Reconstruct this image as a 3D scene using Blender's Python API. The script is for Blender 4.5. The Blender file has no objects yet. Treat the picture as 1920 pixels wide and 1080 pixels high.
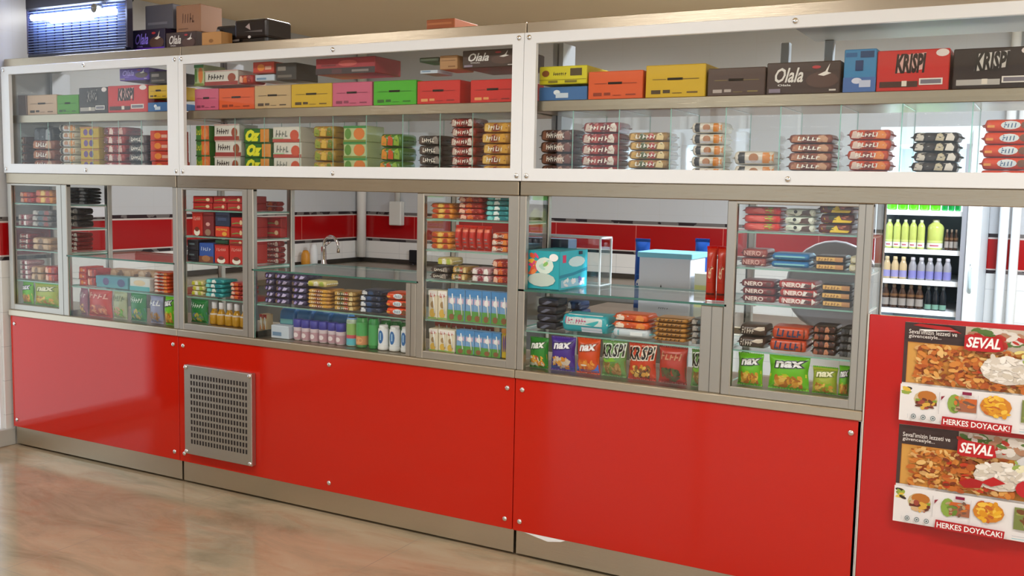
import bpy, bmesh, math, random
from mathutils import Vector, Matrix
import numpy as np
rnd = random.Random(7)
scene = bpy.context.scene
COL = scene.collection

# ------------------------------------------------------------------ camera
FPX = 1865.3
_yaw, _pit, _rol = [math.radians(a) for a in (-28.854, -5.715, 1.155)]
CAM = np.array([0, -3.587, 1.55])
_F = np.array([math.sin(_yaw)*math.cos(_pit), math.cos(_yaw)*math.cos(_pit), math.sin(_pit)])
_rt = np.array([math.cos(_yaw), -math.sin(_yaw), 0]); _u = np.cross(_rt, _F)
_R = math.cos(_rol)*_rt + math.sin(_rol)*_u; _U = -math.sin(_rol)*_rt + math.cos(_rol)*_u
cd = bpy.data.cameras.new('camera'); cam = bpy.data.objects.new('camera', cd); COL.objects.link(cam)
cd.sensor_width = 36; cd.lens = 36*FPX/1920; cd.clip_end = 60; cd.clip_start = .05
M = Matrix.Identity(4)
for i in range(3):
    M[i][0], M[i][1], M[i][2], M[i][3] = _R[i], _U[i], -_F[i], CAM[i]
cam.matrix_world = M
scene.camera = cam

def at(px, py, Y):            # the point of the photograph's pixel on the vertical plane y = Y
    v = _F*FPX + _R*(px-960) - _U*(py-540)
    return CAM + v*((Y-CAM[1])/v[1])
def atx(px, py, X):
    v = _F*FPX + _R*(px-960) - _U*(py-540)
    return CAM + v*((X-CAM[0])/v[0])
def atz(px, py, Z):
    v = _F*FPX + _R*(px-960) - _U*(py-540)
    return CAM + v*((Z-CAM[2])/v[2])

# ------------------------------------------------------------------ world, exposure, lights
scene.view_settings.view_transform = 'Standard'
scene.view_settings.look = 'None'
scene.view_settings.exposure = -0.05
scene.view_settings.gamma = 1
scene.view_settings.use_curve_mapping = False
scene.cycles.transparent_max_bounces = 40
scene.cycles.max_bounces = 10
w = bpy.data.worlds.new('world'); scene.world = w; w.use_nodes = True
w.node_tree.nodes['Background'].inputs[0].default_value = (.86, .93, 1, 1)
w.node_tree.nodes['Background'].inputs[1].default_value = 1.55

def area(name, loc, size, power, col, rot=(0, 0, 0)):
    l = bpy.data.lights.new(name, 'AREA'); l.shape = 'RECTANGLE'; l.size, l.size_y = size
    l.energy = power; l.color = col
    o = bpy.data.objects.new(name, l); o.location = loc; o.rotation_euler = rot; COL.objects.link(o)
    return o
WARM = (1, .975, .94); COOL = (.76, .88, 1)
CEIL_LAMPS = [(-3.9, -1.5, 24, WARM), (-1.7, -1.5, 26, WARM), (.7, -1.5, 30, WARM), (1.9, -3.4, 34, WARM), (1.7, -4.9, 34, WARM),
              (-3.9, .95, 20, (1, .97, .93)), (-1.9, .9, 20, (1, .98, .96)), (.3, .9, 185, COOL)]
for x, y, p, c in CEIL_LAMPS:
    area('ceiling_lamp_light', (x, y, 2.672), (1.1, .22), p, c)

# ------------------------------------------------------------------ materials
def lin(h):
    if not isinstance(h, str): return tuple(h)
    h = h.lstrip('#'); c = [int(h[i:i+2], 16)/255 for i in (0, 2, 4)]
    return tuple(x/12.92 if x <= .04045 else ((x+.055)/1.055)**2.4 for x in c)
MATS = {}
def mat(h, rough=.45, metal=0, name=None, emit=0, spec=.5, trans=0, coat=0):
    k = (h, rough, metal, emit, spec, trans, coat)
    if k in MATS: return MATS[k]
    m = bpy.data.materials.new(name or 'paint'); m.use_nodes = True
    b = m.node_tree.nodes['Principled BSDF']; c = lin(h)
    b.inputs['Base Color'].default_value = (*c, 1); b.inputs['Roughness'].default_value = rough
    b.inputs['Metallic'].default_value = metal; b.inputs['Specular IOR Level'].default_value = spec
    b.inputs['Transmission Weight'].default_value = trans; b.inputs['Coat Weight'].default_value = coat
    if emit:
        b.inputs['Emission Color'].default_value = (*c, 1); b.inputs['Emission Strength'].default_value = emit
    MATS[k] = m; return m
def nodemat(name):
    m = bpy.data.materials.new(name); m.use_nodes = True
    return m, m.node_tree.nodes, m.node_tree.links, m.node_tree.nodes['Principled BSDF']

def steel_mat(name, c, rough, vertical=False):
    m, n, l, b = nodemat(name)
    tc = n.new('ShaderNodeTexCoord'); mp = n.new('ShaderNodeMapping'); no = n.new('ShaderNodeTexNoise')
    mp.inputs['Scale'].default_value = (200, 200, 3) if vertical else (3, 200, 200)
    no.inputs['Scale'].default_value = 3; no.inputs['Detail'].default_value = 3
    mr = n.new('ShaderNodeMapRange'); mr.inputs[3].default_value = rough-.07; mr.inputs[4].default_value = rough+.09
    l.new(tc.outputs['Object'], mp.inputs[0]); l.new(mp.outputs[0], no.inputs[0]); l.new(no.outputs[0], mr.inputs[0]); l.new(mr.outputs[0], b.inputs['Roughness'])
    b.inputs['Base Color'].default_value = (*lin(c), 1); b.inputs['Metallic'].default_value = 1
    bp = n.new('ShaderNodeBump'); bp.inputs['Strength'].default_value = .35; bp.inputs['Distance'].default_value = .001
    l.new(no.outputs[0], bp.inputs['Height']); l.new(bp.outputs[0], b.inputs['Normal'])
    return m
STEEL = steel_mat('brushed_steel', '#b1a592', .3)
STEEL2 = steel_mat('brushed_plinth_steel', '#cbc1ae', .36)
STEELV = steel_mat('brushed_aluminium', '#bdb9b1', .42, True)
DSTEEL = mat('#6d6a64', .4, 1, 'dark_steel')
CHROME = mat('#e8e8e8', .08, 1, 'chrome')
WHITEP = mat('#e9ecef', .3, 0, 'white_lacquer')
REDP = mat('#c9200f', .07, 0, 'red_acrylic', spec=.5)
BLACK = mat('#15151a', .45)
def glass_mat(name, tint, k0, k1):
    m = bpy.data.materials.new(name); m.use_nodes = True; n = m.node_tree.nodes; l = m.node_tree.links; n.clear()
    o = n.new('ShaderNodeOutputMaterial'); mx = n.new('ShaderNodeMixShader'); tr = n.new('ShaderNodeBsdfTransparent'); gl = n.new('ShaderNodeBsdfGlossy')
    lw = n.new('ShaderNodeLayerWeight'); pw = n.new('ShaderNodeMath'); pw.operation = 'POWER'; pw.inputs[1].default_value = 4
    ml = n.new('ShaderNodeMath'); ml.operation = 'MULTIPLY_ADD'; ml.inputs[1].default_value = k1; ml.inputs[2].default_value = k0
    tr.inputs[0].default_value = (*tint, 1); gl.inputs['Roughness'].default_value = .01; gl.inputs[0].default_value = (1, 1, 1, 1)
    l.new(lw.outputs['Facing'], pw.inputs[0]); l.new(pw.outputs[0], ml.inputs[0]); l.new(ml.outputs[0], mx.inputs[0])
    l.new(tr.outputs[0], mx.inputs[1]); l.new(gl.outputs[0], mx.inputs[2]); l.new(mx.outputs[0], o.inputs[0])
    return m
GLASS = glass_mat('clear_glass', (.975, .985, .98), .03, .6)
VGLASS = glass_mat('pane_glass', (.98, .99, .985), .025, .35)
GEDGE = mat('#8fc4b4', .15, 0, 'glass_edge', trans=.35)
FILM = glass_mat('clear_film', (.94, .95, .95), .05, .6)

def tile_wall_mat():
    # white wall tiles with one red course between dark borders
    m, n, l, b = nodemat('wall_tiles')
    g = n.new('ShaderNodeNewGeometry'); sp = n.new('ShaderNodeSeparateXYZ'); l.new(g.outputs['Position'], sp.inputs[0])
    def step(zv, out, w=.0006):
        r = n.new('ShaderNodeMapRange'); r.inputs[1].default_value = zv-w; r.inputs[2].default_value = zv+w; l.new(out, r.inputs[0]); return r.outputs[0]
    def math_(op, a, c):
        q = n.new('ShaderNodeMath'); q.operation = op
        for i, s in enumerate((a, c)):
            if isinstance(s, (int, float)): q.inputs[i].default_value = s
            else: l.new(s, q.inputs[i])
        return q.outputs[0]
    def band(lo, hi): return math_('MULTIPLY', step(lo, sp.outputs['Z']), math_('SUBTRACT', 1, step(hi, sp.outputs['Z'])))
    hor = math_('ADD', sp.outputs['X'], sp.outputs['Y'])
    def mixc(f, a, c):
        q = n.new('ShaderNodeMix'); q.data_type = 'RGBA'; l.new(f, q.inputs['Factor'])
        for i, s in ((6, a), (7, c)):
            if isinstance(s, tuple): q.inputs[i].default_value = (*s, 1)
            else: l.new(s, q.inputs[i])
        return q.outputs[2]
    def joint(per, off, wd):
        t = math_('ADD', hor, off+50); t = math_('MODULO', t, per); return math_('LESS_THAN', t, wd)
    white = lin('#e6e5e2')
    jw = math_('MAXIMUM', joint(.33, .1, .0025), math_('LESS_THAN', math_('MODULO', math_('ADD', sp.outputs['Z'], .02), .2), .0025))
    wz = mixc(step(1.33, sp.outputs['Z']), white, lin('#c3c5c8'))
    c = mixc(jw, wz, lin('#bfc0c0'))
    no = n.new('ShaderNodeTexNoise'); no.inputs['Scale'].default_value = 9; l.new(g.outputs['Position'], no.inputs[0])
    gt = math_('GREATER_THAN', no.outputs[0], .5)
    brd = mixc(gt, lin('#2b2226'), lin('#6d6765'))
    c = mixc(band(1.306, 1.33), c, brd)
    c = mixc(band(1.080, 1.102), c, brd)
    c = mixc(band(1.296, 1.306), c, lin('#cfc3bd'))
    c = mixc(band(1.102, 1.110), c, lin('#cfc3bd'))
    red = mixc(joint(.66, .28, .006), lin('#a50d10'), lin('#c9685c'))
    c = mixc(band(1.110, 1.296), c, red)
    l.new(c, b.inputs['Base Color']); b.inputs['Roughness'].default_value = .18
    return m
TILES = tile_wall_mat()

def floor_mat():
    m, n, l, b = nodemat('polished_stone_floor')
    g = n.new('ShaderNodeNewGeometry')
    mp = n.new('ShaderNodeMapping'); mp.inputs['Scale'].default_value = (1, 2.6, 1); mp.inputs['Rotation'].default_value = (0, 0, .5); l.new(g.outputs['Position'], mp.inputs[0])
    n1 = n.new('ShaderNodeTexNoise'); n1.inputs['Scale'].default_value = 1.6; n1.inputs['Detail'].default_value = 9; n1.inputs['Roughness'].default_value = .62; n1.inputs['Distortion'].default_value = .8
    l.new(mp.outputs[0], n1.inputs[0])
    r = n.new('ShaderNodeValToRGB'); e = r.color_ramp.elements
    e[0].position = .3; e[0].color = (*lin('#8b7f67'), 1); e[1].position = .72; e[1].color = (*lin('#b1a58b'), 1)
    q = e.new(.45); q.color = (*lin('#9e9279'), 1); q = e.new(.56); q.color = (*lin('#ac997e'), 1)
    l.new(n1.outputs[0], r.inputs[0])
    n2 = n.new('ShaderNodeTexNoise'); n2.inputs['Scale'].default_value = 2.4; n2.inputs['Detail'].default_value = 12; n2.inputs['Roughness'].default_value = .68; n2.inputs['Distortion'].default_value = .9; l.new(mp.outputs[0], n2.inputs[0])
    r2 = n.new('ShaderNodeValToRGB'); e = r2.color_ramp.elements; e[0].position = .50; e[0].color = (0, 0, 0, 1); e[1].position = .72; e[1].color = (.5, .5, .5, 1); l.new(n2.outputs[0], r2.inputs[0])
    mx = n.new('ShaderNodeMix'); mx.data_type = 'RGBA'; l.new(r2.outputs[0], mx.inputs['Factor']); l.new(r.outputs[0], mx.inputs[6]); mx.inputs[7].default_value = (*lin('#9a7052'), 1)
    br = n.new('ShaderNodeTexBrick'); br.offset = 0; br.inputs['Scale'].default_value = 1
    br.inputs['Brick Width'].default_value = 1.2; br.inputs['Row Height'].default_value = 1.2; br.inputs['Mortar Size'].default_value = .0025; br.inputs['Mortar Smooth'].default_value = .2
    l.new(g.outputs['Position'], br.inputs['Vector'])
    m2 = n.new('ShaderNodeMix'); m2.data_type = 'RGBA'; l.new(br.outputs['Fac'], m2.inputs['Factor']); l.new(mx.outputs[2], m2.inputs[6]); m2.inputs[7].default_value = (*lin('#998d7b'), 1)
    l.new(m2.outputs[2], b.inputs['Base Color']); b.inputs['Roughness'].default_value = .13; b.inputs['Specular IOR Level'].default_value = .42
    return m
def ceil_mat():
    m, n, l, b = nodemat('ceiling_paint')
    no = n.new('ShaderNodeTexNoise'); no.inputs['Scale'].default_value = 1.5
    r = n.new('ShaderNodeValToRGB'); e = r.color_ramp.elements; e[0].color = (*lin('#ecd3aa'), 1); e[1].color = (*lin('#f2dcb6'), 1)
    g = n.new('ShaderNodeNewGeometry'); l.new(g.outputs['Position'], no.inputs[0]); l.new(no.outputs[0], r.inputs[0]); l.new(r.outputs[0], b.inputs['Base Color']); b.inputs['Roughness'].default_value = .8
    return m
FLOORM = floor_mat(); CEILM = ceil_mat()

# ------------------------------------------------------------------ mesh helpers
class MB:
    def __init__(s): s.v = []; s.f = []; s.m = []; s.mats = []; s.sm = []
    def mi(s, m):
        if m not in s.mats: s.mats.append(m)
        return s.mats.index(m)
    def add(s, vs, fs, m, smooth=False):
        o = len(s.v); k = s.mi(m); s.v += [tuple(map(float, p)) for p in vs]
        for f in fs: s.f.append([o+i for i in f]); s.m.append(k); s.sm.append(smooth)
    def box(s, x0, x1, y0, y1, z0, z1, m, front=None, edge=None):
        vs = [(x, y, z) for z in (z0, z1) for y in (y0, y1) for x in (x0, x1)]
        fs = [(0, 2, 3, 1), (4, 5, 7, 6), (0, 1, 5, 4), (2, 6, 7, 3), (0, 4, 6, 2), (1, 3, 7, 5)]
        if edge is None: s.add(vs, fs, m)
        else:
            d = [z1-z0, y1-y0, x1-x0]; ax = d.index(min(d))       # large faces lie across the thinnest axis
            big = {0: (0, 1), 1: (2, 3), 2: (4, 5)}[ax]
            s.add(vs, [fs[i] for i in big], m); s.add(vs, [fs[i] for i in range(6) if i not in big], edge)
        return s
    def bbox(s, x0, x1, y0, y1, z0, z1, m, b=.003, seg=1):
        bm = bmesh.new(); bmesh.ops.create_cube(bm, size=1)
        for v in bm.verts: v.co = Vector(((x0+x1)/2+v.co.x*(x1-x0), (y0+y1)/2+v.co.y*(y1-y0), (z0+z1)/2+v.co.z*(z1-z0)))
        b = min(b, .45*min(x1-x0, y1-y0, z1-z0))
        bmesh.ops.bevel(bm, geom=list(bm.edges), offset=b, segments=seg, affect='EDGES', profile=.5)
        s.add([v.co for v in bm.verts], [[v.index for v in f.verts] for f in bm.faces], m); bm.free(); return s
    def tube(s, pts, r, m, n=8, caps=True):
        pts = [Vector(p) for p in pts]; rings = []
        for i, p in enumerate(pts):
            t = (pts[min(i+1, len(pts)-1)]-pts[max(i-1, 0)]).normalized()
            a = t.cross(Vector((0, 0, 1)));
            if a.length < .2: a = t.cross(Vector((0, 1, 0)))
            a.normalize(); c = t.cross(a); rr = r[i] if isinstance(r, (list, tuple)) else r
            rings.append([p+(a*math.cos(2*math.pi*k/n)+c*math.sin(2*math.pi*k/n))*rr for k in range(n)])
        vs = [v for g in rings for v in g]; fs = []
        for i in range(len(pts)-1):
            for k in range(n): fs.append((i*n+k, i*n+(k+1) % n, (i+1)*n+(k+1) % n, (i+1)*n+k))
        if caps: fs += [tuple(range(n))[::-1], tuple((len(pts)-1)*n+k for k in range(n))]
        s.add(vs, fs, m, True); return s
    def lathe(s, prof, m, n=16, c=(0, 0, 0), cap=True):
        vs = [(c[0]+r*math.cos(2*math.pi*k/n), c[1]+r*math.sin(2*math.pi*k/n), c[2]+z) for r, z in prof for k in range(n)]
        fs = [(i*n+k, i*n+(k+1) % n, (i+1)*n+(k+1) % n, (i+1)*n+k) for i in range(len(prof)-1) for k in range(n)]
        if cap: fs += [tuple(range(n))[::-1], tuple((len(prof)-1)*n+k for k in range(n))]
        s.add(vs, fs, m, True); return s
    def mesh(s, name):
        me = bpy.data.meshes.new(name); me.from_pydata(s.v, [], s.f)
        for m in s.mats: me.materials.append(m)
        me.polygons.foreach_set('material_index', s.m); me.polygons.foreach_set('use_smooth', s.sm); me.update(); return me

def link(name, me, parent=None, loc=(0, 0, 0), rz=0, rx=0, ry=0):
    o = bpy.data.objects.new(name, me); COL.objects.link(o); o.location = loc; o.rotation_euler = (rx, ry, rz)
    if parent is not None: o.parent = parent
    return o
def build(mb, name, parent=None, loc=(0, 0, 0), rz=0): return link(name, mb.mesh(name), parent, loc, rz)
LABELS = {}
def tag(o, label, cat, group=None):
    nw = len(label.split())
    if not 4 <= nw <= 16: print('LABELLEN', nw, label)
    if label in LABELS: print('LABELDUP', label)
    LABELS[label] = 1
    o['label'] = label; o['category'] = cat
    if group: o['group'] = group
    return o
def empty(name, label, cat, loc=(0, 0, 0), rz=0, group=None):
    o = link(name, None, None, loc, rz); o.empty_display_size = .1; return tag(o, label, cat, group)
def struct(mb, name):
    o = build(mb, name); o['kind'] = 'structure'; return o

# flat lettering as triangles in the unit box
_TXT = {}
def text2d(s, thick=0.0, shear=0.0):
    k = (s, thick, shear)
    if k in _TXT: return _TXT[k]
    c = bpy.data.curves.new('t', 'FONT'); c.body = s; c.resolution_u = 2; c.offset = thick; c.shear = shear
    o = bpy.data.objects.new('t', c); COL.objects.link(o)
    dg = bpy.context.evaluated_depsgraph_get(); me = bpy.data.meshes.new_from_object(o.evaluated_get(dg))
    v = np.array([(p.co.x, p.co.y) for p in me.vertices]); f = [tuple(p.vertices) for p in me.polygons]
    bpy.data.objects.remove(o); bpy.data.curves.remove(c); bpy.data.meshes.remove(me)
    base = text2d(s, 0, shear) if thick else None
    lo, hi = (v.min(0), v.max(0)) if base is None else base[2]
    _TXT[k] = ((v-lo)/(hi-lo), f, (lo, hi)); return _TXT[k]

LEGIBLE = {'Olala', 'KRISPI', 'NERO', 'SEVAL', 'HERKES DOYACAK!', 'nax', 'Oz', 'Seval\'imizin lezzeti ve', 'güvencesiyle...'}
def decals(mb, decs, fmap, gl=.35):
    # R rectangle, P polygon, E ellipse, B scattered blobs, T lettering; fmap(u, v, offset) -> point on the surface
    lay = .0005
    for d in decs:
        k = d[0]; lay += .00035
        if k == 'R':
            _, u0, v0, u1, v1, c = d; nu = max(1, int((u1-u0)*8)); nv = max(1, int((v1-v0)*6))
            vs = [fmap(u0+(u1-u0)*i/nu, v0+(v1-v0)*j/nv, lay) for j in range(nv+1) for i in range(nu+1)]
            fs = [(j*(nu+1)+i, j*(nu+1)+i+1, (j+1)*(nu+1)+i+1, (j+1)*(nu+1)+i) for j in range(nv) for i in range(nu)]
            mb.add(vs, fs, mat(c, gl), True)
        elif k == 'P':
            pts = d[1]; cu = sum(p[0] for p in pts)/len(pts); cv = sum(p[1] for p in pts)/len(pts)
            vs = [fmap(cu, cv, lay)]+[fmap(p[0], p[1], lay) for p in pts]; n = len(pts)
            mb.add(vs, [(0, 1+i, 1+(i+1) % n) for i in range(n)], mat(d[2], gl), True)
        elif k == 'E':
            _, cu, cv, ru, rv, c = d; n = 12; vs = [fmap(cu, cv, lay)]
            vs += [fmap(cu+ru*math.cos(2*math.pi*i/n), cv+rv*math.sin(2*math.pi*i/n), lay) for i in range(n)]
            mb.add(vs, [(0, 1+i, 1+(i+1) % n) for i in range(n)], mat(c, gl), True)
        elif k == 'B':
            _, cnt, seed, u0, v0, u1, v1, cols, rr = d; g = random.Random(seed)
            for q in range(cnt):
                cu = g.uniform(u0+rr, u1-rr) if u1-u0 > 2*rr else (u0+u1)/2; cv = g.uniform(v0+rr*.6, v1-rr*.6) if v1-v0 > 1.2*rr else (v0+v1)/2
                a = g.uniform(0, 3.14); ra = rr*g.uniform(.6, 1.1); rb = ra*g.uniform(.35, .7); n = 8; lay += .00003
                vs = [fmap(cu, cv, lay)]
                for i in range(n):
                    t = 2*math.pi*i/n; x = ra*math.cos(t); y = rb*math.sin(t)
                    vs.append(fmap(min(max(cu+x*math.cos(a)-y*math.sin(a), u0), u1), min(max(cv+x*math.sin(a)+y*math.cos(a), v0), v1), lay))
                mb.add(vs, [(0, 1+i, 1+(i+1) % n) for i in range(n)], mat(g.choice(cols), gl), True)
        elif k == 'T':
            _, s, u0, v0, u1, v1, c = d[:7]
            if s not in LEGIBLE:            # print too blurred to read: a row of short strokes
                g = random.Random(s); n = max(3, len(s)); cw = (u1-u0)/n; ht = v1-v0
                for i in range(n):
                    x = u0+cw*i; a = g.uniform(.0, .35)*(i > 0); sl = cw*.22; q = cw*.30
                    mb.add([fmap(*p, lay) for p in ((x+.08*cw, v0), (x+.08*cw+q, v0), (x+.08*cw+q+sl, v1-a*ht), (x+.08*cw+sl, v1-a*ht))], [(0, 1, 2, 3)], mat(c, gl), True)
                    if g.random() < .75:
                        m0 = v0+ht*g.choice((0, .3, .42)); mb.add([fmap(*p, lay) for p in ((x+.2*cw, m0), (x+.95*cw, m0), (x+.95*cw, m0+ht*.2), (x+.2*cw, m0+ht*.2))], [(0, 1, 2, 3)], mat(c, gl), True)
                continue
            thick = d[7] if len(d) > 7 else 0; sh = d[8] if len(d) > 8 else 0; slope = d[9] if len(d) > 9 else 0
            v, f, _b = text2d(s, thick, sh)
            mb.add([fmap(u0+(u1-u0)*p[0], v0+(v1-v0)*p[1]+slope*(p[0]-.5), lay) for p in v], f, mat(c, gl), True)

# ------------------------------------------------------------------ product shapes (origin: centre of the base, front towards -y)
def m_carton(w, d, h, D):
    mb = MB(); mb.bbox(-w/2, w/2, -d/2, d/2, 0, h, mat(D['c'], D.get('r', .5)), .003)
    fm = lambda u, v, o: ((u-.5)*w, -d/2-o, v*h)
    decals(mb, D.get('d', []), fm, D.get('r', .45))
    fr = lambda u, v, o: (w/2+o, (u-.5)*d, v*h)                   # right end
    decals(mb, D.get('side', []), fr, .45)
    if D.get('flaps', 1): # seam of the top flaps
        mb.add([(-w/2+.004, -.001, h+.0004), (w/2-.004, -.001, h+.0004), (w/2-.004, .001, h+.0004), (-w/2+.004, .001, h+.0004)], [(0, 1, 2, 3)], mat('#5a4a3c', .7))
    return mb
def m_bag(w, d, h, D):
    mb = MB(); nu, nv = 14, 18; ph = rnd.uniform(0, 6)
    def T(u, v):
        e = max(0, 1-abs(2*u-1)**2.6); g = max(0, math.sin(math.pi*min(max((v-.05)/.9, 0), 1)))**.45
        return d/2*(e**.6)*g*(1+.05*math.sin(9*u+ph)*math.sin(7*v))
    def X(u, v): return (u-.5)*w*(1-.07*math.sin(math.pi*v)+.015*math.sin(11*v+ph))
    def fm(u, v, o): return (X(u, v), -T(u, v)-o, v*h)
    def bk(u, v, o): return (X(u, v), T(u, v)+o, v*h)
    c = mat(D['c'], .28)
    for fn, rev in ((fm, 0), (bk, 1)):
        vs = [fn(i/nu, .04+.92*j/nv, .0005) for j in range(nv+1) for i in range(nu+1)]
        fs = [(j*(nu+1)+i, j*(nu+1)+i+1, (j+1)*(nu+1)+i+1, (j+1)*(nu+1)+i) for j in range(nv) for i in range(nu)]
        mb.add(vs, [f[::-1] for f in fs] if rev else fs, c, True)
    decals(mb, D.get('d', []), fm, .28)
    return mb
def m_bagseal(w, h, top, c):
    mb = MB(); n = 28; z0, z1 = ((.955*h, h) if top else (0, .045*h)); vs = []
    for i in range(n+1):
        x = (i/n-.5)*w; y = .0012*(1 if i % 2 else -1); dz = .0015*(1 if i % 2 else -1)
        vs += [(x, y-.0006, z0), (x, y-.0006, z1+(dz if top else 0)), (x, y+.0006, z1+(dz if top else 0)), (x, y+.0006, z0)]
    fs = []
    for i in range(n):
        for k in range(4): fs.append((i*4+k, i*4+(k+1) % 4, (i+1)*4+(k+1) % 4, (i+1)*4+k))
    mb.add(vs, fs, mat(c, .3)); return mb
def m_pack(w, d, h, D):
    mb = MB(); e = D.get('e', 5); ns = 16; body = w*.92; ph = rnd.uniform(0, 6)
    def sec(t, k, wob=1.0):
        a = 2*math.pi*t; cy, cz = math.cos(a), math.sin(a)
        return (math.copysign(abs(cy)**(2/e), cy)*d/2*k[0], math.copysign(abs(cz)**(2/e), cz)*h/2*k[1]*wob)
    xs = [-.5, -.47, -.42, -.3, -.15, 0, .15, .3, .42, .47, .5]
    sc = lambda s: (min(1, .85+.15*min(1, (0.5-abs(s))/.06)), .2+.8*min(1, max(0, (.5-abs(s))/.04))**.4)
    vs = []
    for s in xs:
        k = sc(s); wb = 1-.04*abs(math.sin(13*s+ph))
        for j in range(ns):
            y, z = sec(j/ns, k, wb); vs.append((s*body, y, h/2+z))
    fs = [(i*ns+j, i*ns+(j+1) % ns, (i+1)*ns+(j+1) % ns, (i+1)*ns+j) for i in range(len(xs)-1) for j in range(ns)]
    fs += [tuple(range(ns))[::-1], tuple((len(xs)-1)*ns+j for j in range(ns))]
    mb.add(vs, [f[::-1] for f in fs], mat(D['c'], .28), True)
    def fm(u, v, o):
        s = u-.5; k = sc(s); zz = max(-1, min(1, (2*v-1)))*.97
        y = -(max(0, 1-abs(zz)**e))**(1/e)*d/2*k[0]
        return (s*body, y-o-.0006, h/2+zz*h/2*k[1])
    decals(mb, D.get('d', []), fm, .28)
    return mb
def m_packseal(w, d, h, side, c):
    mb = MB(); n = 10; x0 = w*.455*side; x1 = w*.5*side; vs = []
    for i in range(n+1):
        y = (i/n-.5)*d*.86; z = h/2+.0016*(1 if i % 2 else -1); dx = .002*(1 if i % 2 else -1)
        vs += [(x0, y, z-.0008), (x1+dx, y, z-.0008), (x1+dx, y, z+.0008), (x0, y, z+.0008)]
    fs = [(i*4+k, i*4+(k+1) % 4, (i+1)*4+(k+1) % 4, (i+1)*4+k) for i in range(n) for k in range(4)]
    mb.add(vs, fs, mat(c, .3)); return mb
def m_bottle(w, h, D):
    r = w/2; mb = MB()
    prof = D['prof']
    mb.lathe([(r*a, h*b) for a, b in prof], mat(D['c'], .12, trans=D.get('tr', 0)), 18)
    return mb

CACHE = {}
def cached(key, fn):
    if key not in CACHE: CACHE[key] = fn().mesh(key[0])
    return CACHE[key]
DES = {}
def item(des, name, label, cat, group, x, y, z, w, d, h, rz=0.0, rx=0.0, ry=0.0):
    D = DES[des]; k = D['k']; key = (round(w, 3), round(d, 3), round(h, 4), des)
    if k == 'carton':
        o = link(name, cached(('carton',)+key, lambda: m_carton(w, d, h, D)), None, (x, y, z), rz, rx, ry)
        if D.get('slot'):
            s = cached(('hand_slot',)+key, lambda: MB().bbox(-w*.13, w*.13, -d/2-.0025, -d/2+.001, h*.53, h*.53+.009, mat('#241a14', .8), .002)); link('hand_slot', s, o)
    elif k == 'bag':
        o = link(name, cached(('bag',)+key, lambda: m_bag(w, d, h, D)), None, (x, y, z), rz, rx, ry)
        for t in (1, 0): link('seal', cached(('seal', t)+key, lambda: m_bagseal(w, h, t, D.get('seal', D['c']))), o)
    elif k == 'pack':
        o = link(name, cached(('pack',)+key, lambda: m_pack(w, d, h, D)), None, (x, y, z), rz, rx, ry)
        if D.get('ends', 1):
            for t in (-1, 1): link('end_seal', cached(('seal', t)+key, lambda: m_packseal(w, d, h, t, D.get('seal', D['c']))), o)
    elif k == 'brick':
        o = link(name, cached(('brick',)+key, lambda: m_carton(w, d, h, dict(D, flaps=0))), None, (x, y, z), rz, rx, ry)
        st = cached(('straw',)+key, lambda: MB().tube([(w*.28, -d/2-.003, h*.2), (w*.05, -d/2-.003, h*.86)], .0028, mat('#f4f4f2', .3), 6)); link('straw', st, o)
    elif k == 'bottle':
        o = link(name, cached(('bottle',)+key, lambda: m_bottle(w, h, D)), None, (x, y, z), rz, rx, ry)
        if 'cap' in D:
            a, b0, b1 = D['capd']; link('cap', cached(('cap',)+key, lambda: MB().lathe([(w/2*a*.96, h*b0), (w/2*a, h*b0+.001), (w/2*a, h*b1-.002), (w/2*a*.9, h*b1)], mat(D['cap'], .35), 16)), o)
        for q, (lc, a, b0, b1, dd) in enumerate(D.get('lab', [])):
            def lb():
                mb = MB().lathe([(w/2*a, h*b0), (w/2*a, h*b1)], mat(lc, .35), 18, cap=False)
                rr = w/2*a
                decals(mb, dd, lambda u, v, o: ((rr+o)*math.sin((u-.5)*1.8), -(rr+o)*math.cos((u-.5)*1.8), h*(b0+(b1-b0)*v)), .35)
                return mb
            link('label_band', cached(('label_band', q)+key, lb), o)
    return tag(o, label, cat, group)

ORD = {1: [''], 2: ['upper', 'lower']}
def ords(n, a, b, mid):
    if n == 1: return ['']
    W = ['', 'second', 'third', 'fourth', 'fifth', 'sixth', 'seventh', 'eighth', 'ninth']
    return [a]+[W[i]+' '+mid for i in range(1, n-1)]+[b]

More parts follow.
